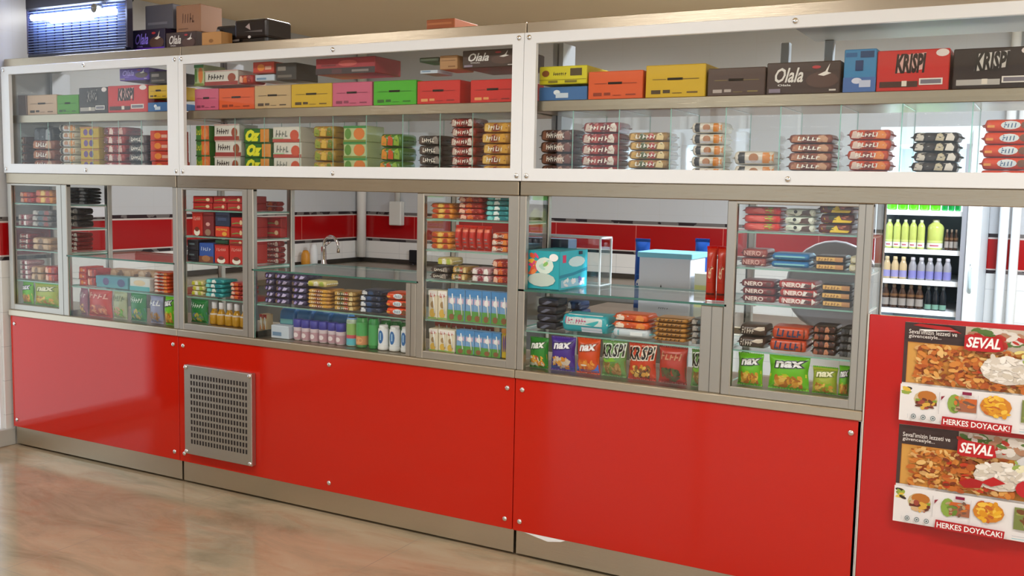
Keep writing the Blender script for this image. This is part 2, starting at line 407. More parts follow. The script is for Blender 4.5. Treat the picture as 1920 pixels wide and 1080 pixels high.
BAYS_LOW = [(-5.257, -4.777), (-4.753, -3.957), (-3.902, -3.416), (-3.393, -2.462), (-2.443, -1.963), (-1.928, -1.092), (-1.068, -.582)]
BAYS_UP = [(-5.252, -3.915), (-3.858, -1.968), (-1.908, .18)]
def bay(x0, x1, z):           # keep goods inside the tower, case or cabinet they stand in
    B_ = BAYS_LOW if z < 1.5 else BAYS_UP
    if z > 2.1 or z < .7: return x0, x1
    c = (x0+x1)/2; a, b = min(B_, key=lambda q: max(q[0]-c, c-q[1], 0))
    if x1-x0 > b-a: return a, b
    return max(x0, a), min(x1, b)
def S(des, name, cat, desc, where, px0, px1, ytop, z0, n=1, Y=.07, D=.14, jit=1, dz=0, rz=0):
    '''a stack of n: the span of its front in the photograph, its height from the shelf up'''
    x0 = at(px0, ytop+20, Y)[0]; x1 = at(px1, ytop+20, Y)[0]; zt = at((px0+px1)/2, ytop, Y)[2]
    h = (zt-z0-dz)/n; w_ = (x1-x0)*(.985 if n > 1 or jit else 1)
    x0, x1 = bay(x0, x1, z0); w_ = (x1-x0)*(.985 if n > 1 or jit else 1)
    g = None
    if n > 1: g = f'{desc} stack {where}'
    for i, od in enumerate(ords(n, 'topmost', 'bottom one', 'from top')):
        k = n-1-i; soft = DES[des]['k'] in ('pack',)
        jx = rnd.uniform(-.004, .004)*jit*(n > 1); jr = rnd.uniform(-.035, .035)*jit*(n > 1)
        hh = h*(1.01 if soft and n > 1 else .995)
        label = f'{desc}, {od}, {where}' if od else f'{desc} {where}'
        item(des, name, label, cat, g, (x0+x1)/2+jx, Y+D/2+abs(jx), z0+dz+k*h+.001, w_, D, hh, jr+rz)
def ROW(des, name, cat, desc, where, px0, px1, ytop, z0, n, Y=.07, D=.06, gap=.97, dx=0):
    x0 = at(px0, ytop+20, Y)[0]; x1 = at(px1, ytop+20, Y)[0]; zt = at((px0+px1)/2, ytop, Y)[2]; x0, x1 = bay(x0, x1, z0); w_ = (x1-x0)/n
    g = f'{desc} row {where}' if n > 1 else None
    for i, od in enumerate(ords(n, 'leftmost', 'rightmost', 'from left')):
        label = f'{desc}, {od}, {where}' if od else f'{desc} {where}'
        item(des, name, label, cat, g, x0+w_*(i+.5), Y+D/2+rnd.uniform(0, .008), z0+.001, w_*gap, D, zt-z0, rnd.uniform(-.05, .05))
# ------------------------------------------------------------------ the room
XL, YB, ZC, YF, XR = -5.3, 3.3, 2.71, -6.2, 2.6
struct(MB().box(XL-.1, XR+.1, YF-.1, YB+.1, -.1, 0, FLOORM), 'floor')
struct(MB().box(XL-.1, XR+.1, YF-.1, YB+.1, ZC, ZC+.1, CEILM), 'ceiling')
wl = MB(); wl.box(XL-.1, XL, -.03, YB+.1, 0, ZC, TILES); wl.box(XL-.1, XL, -1.10, -.03, 2.3, ZC, TILES); wl.box(XL-.1, XL, -1.10, -.03, 0, .1, mat('#b5b4ae', .4)); wl.box(XL-.1, XL, -2.1, -1.10, 2.1, ZC, TILES); wl.box(XL-.1, XL, YF-.1, -2.1, 0, ZC, mat('#d8cfc0', .7))
struct(wl, 'wall_left')
struct(MB().box(XL, XR+.1, YB, YB+.1, 0, ZC, TILES), 'wall_back')
struct(MB().box(XR, XR+.1, YF, YB, 0, ZC, mat('#d9d3c8', .7)), 'wall_right')
wf = MB(); WM = mat('#d8cfc0', .7)
wf.box(XL, XR, YF-.1, YF, 2.45, ZC, WM); wf.box(XL, XL+.35, YF-.1, YF, 0, 2.45, WM); wf.box(XR-.35, XR, YF-.1, YF, 0, 2.45, WM); wf.box(XL+.35, XR-.35, YF-.1, YF, 0, .3, WM)
struct(wf, 'wall_front')
wn = struct(MB().box(XL+.35, XR-.35, YF-.06, YF-.05, .3, 2.45, GLASS), 'window_1')
fr = MB()
for i in range(5):
    x = XL+.35+(XR-XL-.7)*i/4; fr.box(x-.03, x+.03, YF-.08, YF-.02, .3, 2.45, DSTEEL)
fr.box(XL+.35, XR-.35, YF-.08, YF-.02, .3, .36, DSTEEL); fr.box(XL+.35, XR-.35, YF-.08, YF-.02, 2.39, 2.45, DSTEEL)
build(fr, 'window_frame', wn)
dr = struct(MB().box(XL-.08, XL-.04, -2.1, -1.10, 0, 2.1, mat('#5a3322', .5)), 'door_1')
w2 = struct(MB().box(XL-.055, XL-.05, -1.10, -.03, .1, 2.3, GLASS), 'window_2')
build(MB().box(XL-.08, XL-.02, -1.10, -1.06, .1, 2.3, WHITEP).box(XL-.08, XL-.02, -.05, -.03, .1, 2.3, WHITEP).box(XL-.08, XL-.02, -1.06, -.05, 2.26, 2.3, WHITEP), 'window_frame', w2)
build(MB().box(XL-.03, XL+.01, -2.12, -2.06, 0, 2.13, mat('#4c2b1e', .5)).box(XL-.03, XL+.01, -1.14, -1.08, 0, 2.13, mat('#4c2b1e', .5)).box(XL-.03, XL+.01, -2.12, -1.08, 2.08, 2.13, mat('#4c2b1e', .5)), 'door_frame', dr)
build(MB().tube([(XL-.04, -1.25, 1.0), (XL+.02, -1.25, 1.0), (XL+.02, -1.38, 1.0)], .01, CHROME), 'door_handle', dr)
struct(MB().bbox(XL, XL+.015, -1.10, 0.02, 0, .1, mat('#b5b4ae', .3), .004), 'baseboard_left')

# ------------------------------------------------------------------ ceiling lamps
for i, (x, y, p, c) in enumerate(CEIL_LAMPS):
    wh = ['over the left end of the counter front', 'over the middle of the counter front', 'over the food poster counter', 'in the right half of the shop', 'by the shop front window',
          'behind the left of the counter', 'behind the middle of the counter', 'in front of the drinks cooler'][i]
    o = empty('ceiling_lamp', f'white batten ceiling lamp {wh}', 'lamp', (x, y, ZC), 0, None)
    build(MB().bbox(-.6, .6, -.13, .13, -.03, 0, mat('#eeeeee', .4), .005), 'housing', o)
    build(MB().box(-.55, .55, -.10, .10, -.034, -.0305, mat('#fff6e8' if c is WARM else '#f4f8ff', .4, emit=4)), 'diffuser', o)

# ------------------------------------------------------------------ counter modules
ZP0, ZP1, ZL, ZCASE, ZMID, ZFW, ZFT = .116, .765, .800, 1.138, .967, .802, .830
ZSH = [.972, 1.147, 1.279, 1.411]          # tower shelves
ZH0, ZH1 = 1.522, 1.580                    # steel header
ZU0, ZU1 = 1.580, 2.172                    # white upper frame
DT, DC = .30, .47                          # depth of the towers, depth of the cases
def bolt(parent, x, z, y=-.006):
    build(MB().lathe([(.011, 0), (.011, .003), (.008, .006), (0.002, .007)], CHROME, 12), 'bolt', parent, (x, y, z)).rotation_euler = (math.pi/2, 0, 0)

def post(x0, x1, z0, z1, parent, y0=0.0, y1=.03, name='post'):
    mb = MB(); mb.bbox(x0, x1, y0, y1, z0, z1, STEELV, .003)
    if x1-x0 > .05: mb.box((x0+x1)/2-.001, (x0+x1)/2+.001, y0-.0008, y0, z0, z1, DSTEEL)
    return build(mb, name, parent)
def counter(label, X0, X1, panels, towers, cases):
    o = empty('display_counter', label, 'counter', (0, 0, 0))
    # plinth, base cabinet, red front panels, ledge
    pl = build(MB().box(X0+.012, X1, .012, .5, .012, ZP0+.02, STEEL2), 'plinth', o)
    for (a, b) in panels:
        p = build(MB().bbox(a+.0015, b-.0015, -.004, .012, ZP0, ZP1, REDP, .0015), 'front_panel', o)
        for z in (ZP0+.042, ZP1-.045):
            bolt(p, a+.035, z, -.004); bolt(p, b-.035, z, -.004)
            if b-a > 1.6 or (b-a > 1.35 and X0 > -2): bolt(p, (a+b)/2, z, -.004) if b-a > 1.6 else None
    build(MB().box(X0+.02, X1, .0125, .5, ZP0+.02, ZP1, mat('#8d8d8a', .5, 1)), 'base_cabinet', o)
    build(MB().bbox(X0, X1-.001, -.012, .5, ZP1+.001, ZL, STEEL2, .003), 'ledge', o)
    if X0 > -2: build(MB().box(X1-.012, X1-.001, -.004, .5, ZP0, ZP1, WHITEP), 'end_panel', o)
    for (a, b) in towers:
        # bottom rail, corner posts, glass front and sides, glass shelves
        build(MB().bbox(a, b, .002, .03, ZL, ZFT+.004, STEELV, .003), 'bottom_rail', o)
        build(MB().box(a+.01, b-.01, .03, DT, ZL, ZFT, STEEL), 'tower_floor', o)
        lw, rw = (.035 if a < -5 else .036), .085 if b > -5 and b < -4.5 else (.072 if b < -3 else .05)
        post(a, a+lw, ZL, ZH0, o)
        post(b-rw, b, ZL, ZH0, o)
        for xx in (a, b-.03): post(xx, xx+.03, ZFT, ZH0, o, DT-.03, DT, 'rear_post')
        build(MB().box(a+lw, b-rw, .012, .017, ZFT, ZH0, VGLASS, edge=GEDGE), 'front_glass', o)
        for xx in (a+.003, b-.008): build(MB().box(xx, xx+.005, .03, DT-.03, ZFT, ZH0, VGLASS, edge=GEDGE), 'side_glass', o)
        for z in ZSH:
            build(MB().box(a+.012, b-.012, .022, DT-.01, z-.006, z, GLASS, edge=GEDGE), 'glass_shelf', o)
        for z in ZSH:
            for xx in (a+.012, b-.022): build(MB().box(xx, xx+.01, .03, DT-.02, z-.012, z-.0065, mat('#f2f2f0', .4)), 'shelf_bracket', o)
        build(MB().bbox(a, b, .002, .03, ZH0-.012, ZH0, STEELV, .002), 'top_rail', o)
    for (a, b, jl, jr) in cases:
        build(MB().box(a-.012, b+.012, .0, DC, ZCASE-.008, ZCASE, GLASS, edge=mat('#3f6f62', .15)), 'case_top', o)
        build(MB().box(a, b, .02, DC-.03, ZMID-.006, ZMID, GLASS, edge=GEDGE), 'mid_shelf', o)
        build(MB().box(a, b, .004, DC, ZL+.0005, ZFW, STEEL), 'case_floor', o)
        build(MB().box(a+jl, b-jr, .006, .011, ZFW, ZCASE-.008, VGLASS, edge=GEDGE), 'front_glass', o)
        if jl: post(a, a+jl, ZFW, ZCASE-.009, o, .002, .03, 'jamb')
        if jr: post(b-jr, b, ZFW, ZCASE-.009, o, .002, .03, 'jamb')
        build(MB().bbox(a, b, DC-.02, DC, ZCASE-.05, ZCASE-.009, STEELV, .002), 'rear_rail', o)
    build(MB().bbox(X0+.004, X1-.0015 if X1 < -1 else .6, -.004, .42, ZH0, ZH1, STEEL, .003), 'header', o)
    return o
ca = counter('steel and glass snack counter module at the left wall', -5.275, -3.915, [(-5.27, -3.915)], [(-5.272, -4.762)], [(-4.76, -3.95, 0, .0)])
cb = counter('middle steel and glass snack counter module with the vent grille', -3.914, -1.951, [(-3.914, -1.951)], [(-3.945+.031, -3.404), (-2.455, -1.951)], [(-3.402, -2.457, 0, .055)])
cc = counter('right steel and glass snack counter module left of the food posters', -1.95, -.568, [(-1.95, -.568)], [(-1.08, -.57)], [(-1.936, -1.082, 0, .085)])
post(-3.95, -3.9155, ZL, ZH0, ca); post(-1.9495, -1.918, ZL, ZH0, cc)
# vent grille on the middle panel
vg = MB(); vx0, vx1, vz0, vz1 = -3.845, -3.388, .172, .630; vy = -.034
vg.bbox(vx0, vx1, vy, -.0045, vz0, vz1, steel_mat('vent_steel', '#c2c0ba', .42), .002)
sl = mat('#231a1a', .8)
for r in range(11):
    for c in range(20):
        x = vx0+.046+c*(vx1-vx0-.075)/19.6; z = vz1-.055-r*.0335
        vg.box(x, x+.0105, vy-.0006, vy, z-.011, z+.011, sl)
vgo = build(vg, 'vent_grille', cb)
for x in (vx0+.012, vx1-.012):
    for z in (vz0+.012, vz1-.012):
        bolt(vgo, x, z, vy)

# upper cabinets
def upper(label, X0, X1, z, ox0, ox1, divs, boltmid=True):
    o = empty('upper_display_cabinet', label, 'cabinet', (0, 0, 0))
    f = MB(); zo0, zo1 = 1.632, 2.128
    f.bbox(X0, X1, -.008, .012, ZU0+.0005, zo0, WHITEP, .002); f.bbox(X0, X1, -.008, .012, zo1, ZU1, WHITEP, .002)
    f.box(X0, ox0, -.0079, .0119, zo0-.002, zo1+.002, WHITEP); f.box(ox1, X1, -.0079, .0119, zo0-.002, zo1+.002, WHITEP)
    fo = build(f, 'front_frame', o)
    for zz in (ZU0+.022, ZU1-.02):
        bolt(fo, X0+.022, zz, -.008); bolt(fo, X1-.022, zz, -.008)
        if boltmid: bolt(fo, (X0+X1)/2, zz, -.008)
    build(MB().box(ox0-.01, ox1+.01, .0125, .0165, zo0-.01, zo1+.01, VGLASS, edge=GEDGE), 'glass_pane', o)
    build(MB().box(X0+.002, X1-.002, .02, .42, ZU0+.0005, ZU0+.02, STEEL), 'bottom_board', o)
    build(MB().bbox(X0+.02, X1-.02, .035, .42, 1.862, 1.905, STEEL, .002), 'shelf', o)
    build(MB().bbox(X0, X1-.002, .013, .07, ZU1+.0005, ZU1+.045, STEEL, .002).box(X0, X1-.002, .07, .42, ZU1+.0365, ZU1+.0445, STEEL), 'steel_cap', o)
    for x in divs:
        build(MB().box(x-.002, x+.002, .03, .36, ZU0+.0205, 1.861, VGLASS, edge=GEDGE), 'glass_divider', o)
    for xx in (X0+.003, X1-.023):
        build(MB().box(xx, xx+.02, .3, .42, ZU0+.0205, ZU1, mat('#b9bcc2', .5, .6)), 'side_panel', o)
    return o
def dx(*ps): return [float(at(p, 275, .075)[0]) for p in ps]
upper('upper white framed cabinet above the left counter', -5.283, -3.888, 0, -5.216, -3.965, dx(53, 104.5, 145, 187, 236, 278.5))
upper('middle white framed upper cabinet with two rows of snack boxes', -3.886, -1.94, 0, -3.852, -1.992, dx(397, 453.5, 508, 574, 636, 698, 766, 835.5, 896))
uc = upper('right white framed upper cabinet, the longest of the three', -1.938, .21, 0, -1.884, .155, dx(1082.5, 1168, 1264, 1366, 1467, 1578, 1692, 1822))
build(MB().box(-.90, .2, .072, .5, 2.150, 2.168, mat('#a5a7a8', .45)), 'inner_roof', uc)
for xx in (-1.03, -.86, -.14): build(MB().bbox(xx, xx+.035, .46, .495, 1.906 if xx < -.9 else 1.906, 2.149, mat('#8e8f90', .4, .7), .002), 'rear_post', uc)
struct_post = MB().bbox(.12, .2, .013, .42, .956, 1.521, STEELV, .003)

# right-hand red counter with posters
rc = empty('red_service_counter', 'red panelled service counter at the right edge carrying food posters', 'counter', (0, 0, 0))
rp = build(MB().bbox(-.562, 1.5, -.006, .012, .0, 1.143, mat('#c21f1d', .16), .002), 'front_panel', rc)
build(MB().box(-.567, -.5625, -.008, .02, 0, 1.143, mat('#d9d4cc', .3)), 'edge_trim', rc)
build(MB().box(-.56, 1.5, .0125, .5, 0, .93, mat('#8d8d8a', .5, .5)), 'body', rc)
build(MB().bbox(-.56, 1.5, .0125, .52, .931, .955, STEEL, .003), 'counter_top', rc)
build(struct_post, 'end_post', rc)
bh = at(1920, 362, 0)[2]

def poster(label, z0, art):
    W_, H_ = .47, .333; mb = MB(); mb.bbox(0, W_, -.0012, 0, 0, H_, mat('#f3f1ee', .35), .0002)
    fm = lambda u, v, o: (u*W_, -.0012-o, v*H_)
    F = ['#d98a3c', '#c9702c', '#e6a95a', '#b85a24', '#e0b070', '#cf7d33']; V = ['#f1ebe2', '#ded5c8', '#fbf7f0']
    d = [('R', 0, .38, 1, 1, '#d6923f'), ('R', 0, .80, .40, 1, '#43302d'), ('R', 0, .38, .025, .82, '#4a3532'),
         ('R', .03, .385, .13, .79, '#dba350'), ('R', .40, .78, 1, 1, '#c8b9a8'),
         ('B', 60, art, .36, .8, 1, 1, ['#e4dcd4', '#b98a6c', '#5c7c3a', '#c0392b', '#e8e2da'], .05),
         ('B', 300, art+1, .06, .38, .75, .80, F+['#eec27a', '#9c4a1c'], .034), ('B', 120, art+2, .3, .38, 1, .72, F+['#c63d1c'], .04), ('B', 26, art+5, .1, .4, .8, .78, ['#7b3416', '#8f451c'], .025),
         ('E', .68, .60, .17, .14, '#ded6cc'), ('E', .88, .72, .12, .14, '#d9dadd'), ('B', 80, art+3, .50, .48, .88, .76, V+['#d8cfc0'], .04), ('B', 14, art+4, .70, .66, .92, .84, ['#e8dc8a', '#f2eecb', '#9cb45a'], .035)]
    if art > 50: d += [('P', [(.42, .50), (.5, .56), (.58, .54), (.56, .47), (.46, .45)], '#b0191c'), ('P', [(.56, .53), (.64, .60), (.72, .55), (.63, .50)], '#c11d20'), ('E', .86, .52, .08, .09, '#c5202a')]
    else: d += [('P', [(.06, .98), (.38, .93), (.30, .985), (.10, 1.0)], '#b51c1c'), ('P', [(.10, .945), (.36, .955), (.14, .925)], '#efefef')]
    d += [('T', 'Seval\'imizin lezzeti ve', .035, .895, .35, .94, '#e6e0dc', .01), ('T', 'güvencesiyle...', .035, .845, .25, .89, '#e6e0dc', .01),
          ('P', [(.40, .79), (.40, .92), (.43, .935), (.63, .915), (.65, .80), (.60, .775), (.43, .77)], '#c11a20'), ('T', 'SEVAL', .415, .808, .625, .905, '#ffffff', .03, .25),
          ('R', 0, 0, 1, .375, '#f1eff0')]
    def dish(u, v, w_, h_, kind, s):
        P = {'burger': [('E', u+w_*.5, v+h_*.5, w_*.48, h_*.44, '#d7c39b'), ('R', u+w_*.1, v+h_*.25, u+w_*.95, v+h_*.4, '#6e3022'), ('R', u+w_*.1, v+h_*.4, u+w_*.95, v+h_*.52, '#8ba53a'), ('E', u+w_*.55, v+h_*.68, w_*.38, h_*.26, '#c0762f'), ('B', 14, s, u, v, u+w_, v+h_*.6, ['#6b3a2c', '#e1b04a', '#a34a3a', '#dbb58a'], .03)],
             'sandwich': [('E', u+w_*.25, v+h_*.45, w_*.24, h_*.4, '#8fae4b'), ('R', u+w_*.3, v+h_*.15, u+w_, v+h_*.72, '#a9694c'), ('R', u+w_*.3, v+h_*.5, u+w_, v+h_*.72, '#d0672e'), ('B', 16, s, u+w_*.1, v+.02, u+w_, v+h_*.8, ['#d77a35', '#7c5a48', '#b9a07c', '#6d8a35'], .028)],
             'fries': [('E', u+w_*.5, v+h_*.5, w_*.5, h_*.45, '#d9892b'), ('B', 34, s, u, v, u+w_, v+h_, ['#f0b62e', '#e39b24', '#f7c94b', '#c8692a'], .035)],
             'wrap': [('R', u, v, u+w_, v+h_, '#7f8a4c'), ('B', 20, s, u, v, u+w_, v+h_, ['#c98b4a', '#9aa356', '#e7dcc2', '#7a4a2a'], .035)]}[kind]
        return P
    d += [('B', 14, art+8, 0, .24, .09, .36, ['#e9c24a', '#3a2b2b', '#f0d060', '#9ab04a'], .03)]
    d += dish(.09, .13, .165, .21, 'burger', art+9)+dish(.315, .12, .19, .24, 'sandwich', art+10)+dish(.525, .13, .20, .23, 'fries', art+11)+dish(.785, .12, .2, .22, 'wrap', art+12)
    d += [('R', .262, .11, .266, .33, '#c9c6c9'), ('R', .51, .11, .514, .34, '#dcd9dc'), ('P', [(.275, .29), (.30, .30), (.275, .25)], '#8c1d36'), ('R', .41, .33, .47, .36, '#8c1d46')]
    for u in (.10, .165, .23): d += [('E', u, .058, .017, .026, '#6f7d84'), ('E', u, .058, .012, .018, '#dfe3e4'), ('R', u-.006, .05, u+.006, .066, '#5c6a70')]
    d += [('R', .06, .035, .002+.06, .08, '#c7c9d2'), ('P', [(.285, -.0), (.29, .095), (.735, .085), (.73, -.0)], '#b81d24'), ('T', 'HERKES DOYACAK!', .30, .018, .72, .072, '#ffffff', .02), ('R', .78, .03, .98, .035, '#7cc7d6'), ('R', .78, .055, .95, .059, '#b9b9c4')]
    decals(mb, d, fm, .35)
    o = build(mb, 'food_poster', None, (-.4455, -.0062, z0)); return tag(o, label, 'poster')
poster('upper food poster on the red service counter', .794, 11)
poster('lower food poster on the red service counter', .441, 61)
# scrap of white paper stuck under the red panel
sc = MB(); sc.add([(-1.89, -.0052, .1165), (-1.70, -.0052, .1165), (-1.72, -.007, .108), (-1.78, -.008, .098), (-1.83, -.007, .106), (-1.89, -.0046, .1165), (-1.70, -.0046, .1165), (-1.72, -.0064, .108), (-1.78, -.0074, .098), (-1.83, -.0064, .106)],
                  [(0, 4, 3, 2, 1), (5, 6, 7, 8, 9), (0, 1, 6, 5), (1, 2, 7, 6), (2, 3, 8, 7), (3, 4, 9, 8), (4, 0, 5, 9)], mat('#e8e8ea', .6))
tag(build(sc, 'paper_scrap'), 'torn white paper scrap under the right red panel', 'paper')

# ------------------------------------------------------------------ back room furniture
wt = empty('corner_worktop', 'stainless steel L-shaped worktop along the back walls', 'worktop', (0, 0, 0))
build(MB().bbox(XL+.001, -4.72, .75, YB-.002, .86, .90, STEEL, .004).bbox(-4.7195, -2.3, 2.7, YB-.002, .86, .90, STEEL, .004), 'top', wt)
build(MB().box(XL+.001, XL+.012, .75, YB-.012, .9005, .935, mat('#57544f', .35, .8)).box(XL+.012, -2.3, YB-.012, YB-.002, .9005, .935, mat('#57544f', .35, .8)), 'upstand', wt)
build(MB().box(XL+.002, -4.76, .77, YB-.003, .01, .86, mat('#9b9a96', .4, 1)).box(-4.76, -2.32, 2.74, YB-.003, .01, .86, mat('#9b9a96', .4, 1)), 'cabinet_body', wt)
def P3(q): return (float(q[0]), float(q[1]), float(q[2]))
fb = atz(607, 500, .90)
fx, fy = float(fb[0]), float(fb[1])
fa = empty('kitchen_faucet', 'curved chrome kitchen faucet on the steel worktop', 'faucet', (fx, fy, .9008))
build(MB().lathe([(.03, 0), (.03, .02), (.022, .03), (.02, .16)], CHROME, 14), 'base', fa)
build(MB().tube([(0, 0, .1), (0, 0, .16)]+[(.085-.085*math.cos(a), -.03*math.sin(a/2), .16+.085*math.sin(a)) for a in [i*math.pi/10 for i in range(1, 11)]]+[(.17, -.03, .12)], .012, CHROME, 8), 'spout', fa)
build(MB().tube([(.02, 0, .17), (.09, -.03, .2)], .008, CHROME), 'lever', fa)
def blob(name, label, cat, px, py, Z, w_, h_, c, d_=None, rr=.4):
    q = atz(px, py, Z)
    mb = MB(); mb.lathe([(w_/2*a, h_*b) for a, b in ((.55, 0), (.9, .1), (1, .4), (.9, .75), (.55, .97), (.2, 1))], mat(c, rr), 14)
    return tag(build(mb, name, None, (float(q[0]), float(q[1]), Z+.001)), label, cat)
blob('honey_jar', 'amber round jar on the worktop left of the faucet', 'jar', 573, 500, .9, .075, .13, '#c98a2c')
blob('soap_bottle', 'small clear white bottle beside the faucet', 'bottle', 588, 500, .9, .07, .18, '#dcdfe0')
# flat cooking hob plate and boxes on the worktops
hb = empty('socket_box', 'small black wall socket beside the middle tower', 'socket', (0, 0, 0))
q = at(778, 480, YB); build(MB().bbox(q[0]-.05, q[0]+.05, YB-.02, YB-.001, q[2]-.06, q[2]+.05, BLACK, .006), 'plate', hb)
q2 = at(779, 503, YB); build(MB().bbox(q[0]-.025, q[0]+.02, YB-.05, YB-.02, q[2]-.11, q[2]-.061, BLACK, .006), 'plug', hb)
q = at(748, 400, YB)
sb = empty('white_wall_box', 'white slim wall box hanging from a ceiling conduit', 'box', (float(q[0]), YB-.002, float(q[2])))
build(MB().bbox(-.06, .06, -.06, 0, -.10, .10, mat('#d9d8d2', .4), .006), 'housing', sb)
build(MB().tube([(.0, -.02, .10), (.0, -.02, .5)], .025, mat('#cfcdc6', .4)), 'conduit', sb)
build(MB().bbox(-.18, -.1, -.07, 0, .22, .28, mat('#4e423c', .5), .006), 'clamp', sb)
cp = MB().tube([(XL+.05, YB-.05, .94), (XL+.05, YB-.05, 1.6), (XL+.05, YB-.05, ZC-.002)], .04, mat('#e9e7e2', .35), 10)
tag(build(cp, 'corner_pipe'), 'thick white vertical pipe in the far left corner', 'pipe')
for px, r, lb in ((1880, .028, 'white vertical pipe just right of the drinks cooler'), (1903, .026, 'white vertical pipe at the right edge of the back wall')):
    q = at(px, 450, YB-.1)
    tag(build(MB().tube([(float(q[0]), YB-.08, .0), (float(q[0]), YB-.08, ZC-.002)], r, mat('#f2f4f6', .3), 12), 'wall_pipe'), lb, 'pipe')
# cash table with paper carton, blue bags
ct = empty('rear_table', 'low steel table standing behind the right counter', 'table', (0, 0, 0))
build(MB().bbox(-2.0, -.55, .54, 1.05, .955, .985, STEEL, .004), 'top', ct)
for x in (-1.97, -.58):
    for y in (.57, 1.02): build(MB().box(x-.02, x+.02, y-.02, y+.02, 0, .955, STEELV), 'leg', ct)
def place(px0, px1, ytop, z0, Y): 
    a = at(px0, ytop, Y); b = at(px1, ytop, Y); return float(a[0]), float(b[0]), float((a[2]+b[2])/2)
x0, x1, zt = place(1199, 1296, 482, .985, .58)
o = empty('paper_carton', 'large white carton with pale blue rim behind the right counter', 'box', ((x0+x1)/2, .68, .986))
w_ = x1-x0; build(MB().bbox(-w_/2, w_/2, -.1, .1, 0, zt-.986, mat('#d9dbe4', .6), .003), 'carton_body', o)
build(MB().bbox(-w_/2-.008, w_/2+.008, -.108, .108, zt-.986-.005, zt-.986+.02, mat('#7fc4dc', .4), .003), 'lid', o)
mk = MB(); decals(mk, [('P', [(.3, .48), (.42, .5), (.44, .56), (.46, .5), (.62, .46), (.46, .475)], '#2c2c34'), ('T', 'JIMIN', .40, .16, .60, .19, '#7a7f8c'), ('R', .2, .30, .8, .303, '#b8bcc8'), ('R', .2, .25, .8, .253, '#b8bcc8')], lambda u, v, o_: ((u-.5)*w_, -.1-o_, v*(zt-.986)), .5)
build(mk, 'printed_mark', o)
for (a, b, yt, lb) in ((1186, 1214, 448, 'blue standing bag left behind the large white carton'), (1303, 1322, 448, 'blue standing bag right behind the large white carton')):
    x0, x1, zt2 = place(a, b, yt, .985, .86)
    DES['blue_bag'] = dict(k='bag', c='#1c4fa3', d=[('R', 0, .2, 1, .5, '#2f74c8'), ('E', .5, .35, .3, .08, '#e8ecf4')])
    item('blue_bag', 'blue_bag', lb, 'bag', None, (x0+x1)/2, .9, .986, max(.07, x1-x0), .06, zt2-.986)
x0, x1, zt2 = place(1297, 1322, 512, .985, .58)
DES['card_box'] = dict(k='carton', c='#eef2e6', d=[('R', .05, .3, .95, .75, '#e6ec9c'), ('E', .45, .5, .18, .12, '#8fb04a')], flaps=0)
item('card_box', 'card_box', 'white and yellow-green card box beside the large white carton', 'box', None, (x0+x1)/2+.012, .62, .986, (x1-x0)*1.05, .07, zt2-.986)
# clear acrylic box on the right case
ax1 = float(at(1136, 490, .40)[0]); az = float(at(1136, 446, .40)[2]); ax0 = ax1-.44
ac = empty('acrylic_box', 'clear acrylic box standing behind the turquoise carton', 'box', ((ax0+ax1)/2, .395, ZCASE+.0005))
hw = (ax1-ax0)/2; hh = az-ZCASE
am = MB()
for (a, b, c_, d_) in ((-hw, hw, -.06, -.057), (-hw, hw, .057, .06), (-hw, -hw+.003, -.057, .057), (hw-.003, hw, -.057, .057)): am.box(a, b, c_, d_, .003, hh, GLASS, edge=mat('#cfd6d6', .2))
am.box(-hw, hw, -.06, .06, 0, .003, GLASS, edge=mat('#cfd6d6', .2)); build(am, 'panes', ac)
em = MB(); rr = .0035; EM = mat('#d7dcdc', .25)
for x in (-hw, hw):
    for y in (-.06, .06): em.box(x-rr, x+rr, y-rr, y+rr, .0, hh, EM)
for y in (-.06, .06): em.box(-hw, hw, y-rr, y+rr, hh-rr, hh+rr, EM)
for x in (-hw, hw): em.box(x-rr, x+rr, -.06, .06, hh-rr, hh+rr, EM)
build(em, 'edge_strips', ac)
DES['slate'] = dict(k='carton', c='#4a5c70', d=[('R', .0, .75, 1, 1, '#2c3c50'), ('R', .1, .2, .6, .5, '#6a7c90')], flaps=0)
item('slate', 'slate_packet', 'slate blue packet inside the clear acrylic box', 'packet', None, (ax0+ax1)/2-.06, .395, ZCASE+.004, .24, .09, .19)
q = atx(172, 394, XL)
tag(build(MB().bbox(XL+.001, XL+.03, float(q[1])-.14, float(q[1])+.12, float(q[2])-.045, float(q[2])+.045, mat('#e2e0e6', .4), .004), 'wall_panel'), 'small white wall panel above the red tiles behind the far left tower', 'panel')
# insect killer on top of the left cabinet
ZT = 2.2175
ik = empty('insect_killer', 'black electric insect killer with glowing white tube on the left cabinet', 'insect killer', (-4.74, .12, ZT))
build(MB().bbox(-.36, .43, -.09, -.02, .0, .022, mat('#1b1c2c', .4), .006), 'base_tray', ik)
build(MB().bbox(-.37, .44, -.09, -.03, .258, .36, mat('#1a1715', .4), .008), 'top_housing', ik)
gm = MB()
for i in range(17): gm.tube([(-.36, -.08, .03+i*.0145), (.43, -.08, .03+i*.0145)], .0032, mat('#8f9cc4', .3, .5), 5)
for i in range(12): gm.box(-.36+i*.071, -.353+i*.071, -.078, -.074, .022, .27, mat('#232a4c', .4))
build(gm, 'grid', ik)
build(MB().box(-.36, .43, -.05, -.046, .022, .27, mat('#44547f', .35)), 'reflector', ik)
for sx in (-.37, .428): build(MB().box(sx, sx+.012, -.082, -.046, .022, .27, mat('#3a3648', .4)), 'end_cheek', ik)
tb = mat('#c4d4ff', .3, emit=22)
build(MB().tube([(-.29, -.10, .212), (.37, -.10, .205)], .018, tb, 12), 'fluorescent_tube', ik)
build(MB().tube([(-.13, -.105, .187), (.20, -.105, .184)], .012, tb, 12), 'fluorescent_tube', ik)
build(MB().tube([(.24, -.125, .225), (.24, -.085, .225)], .024, mat('#77766c', .4), 12), 'starter', ik)
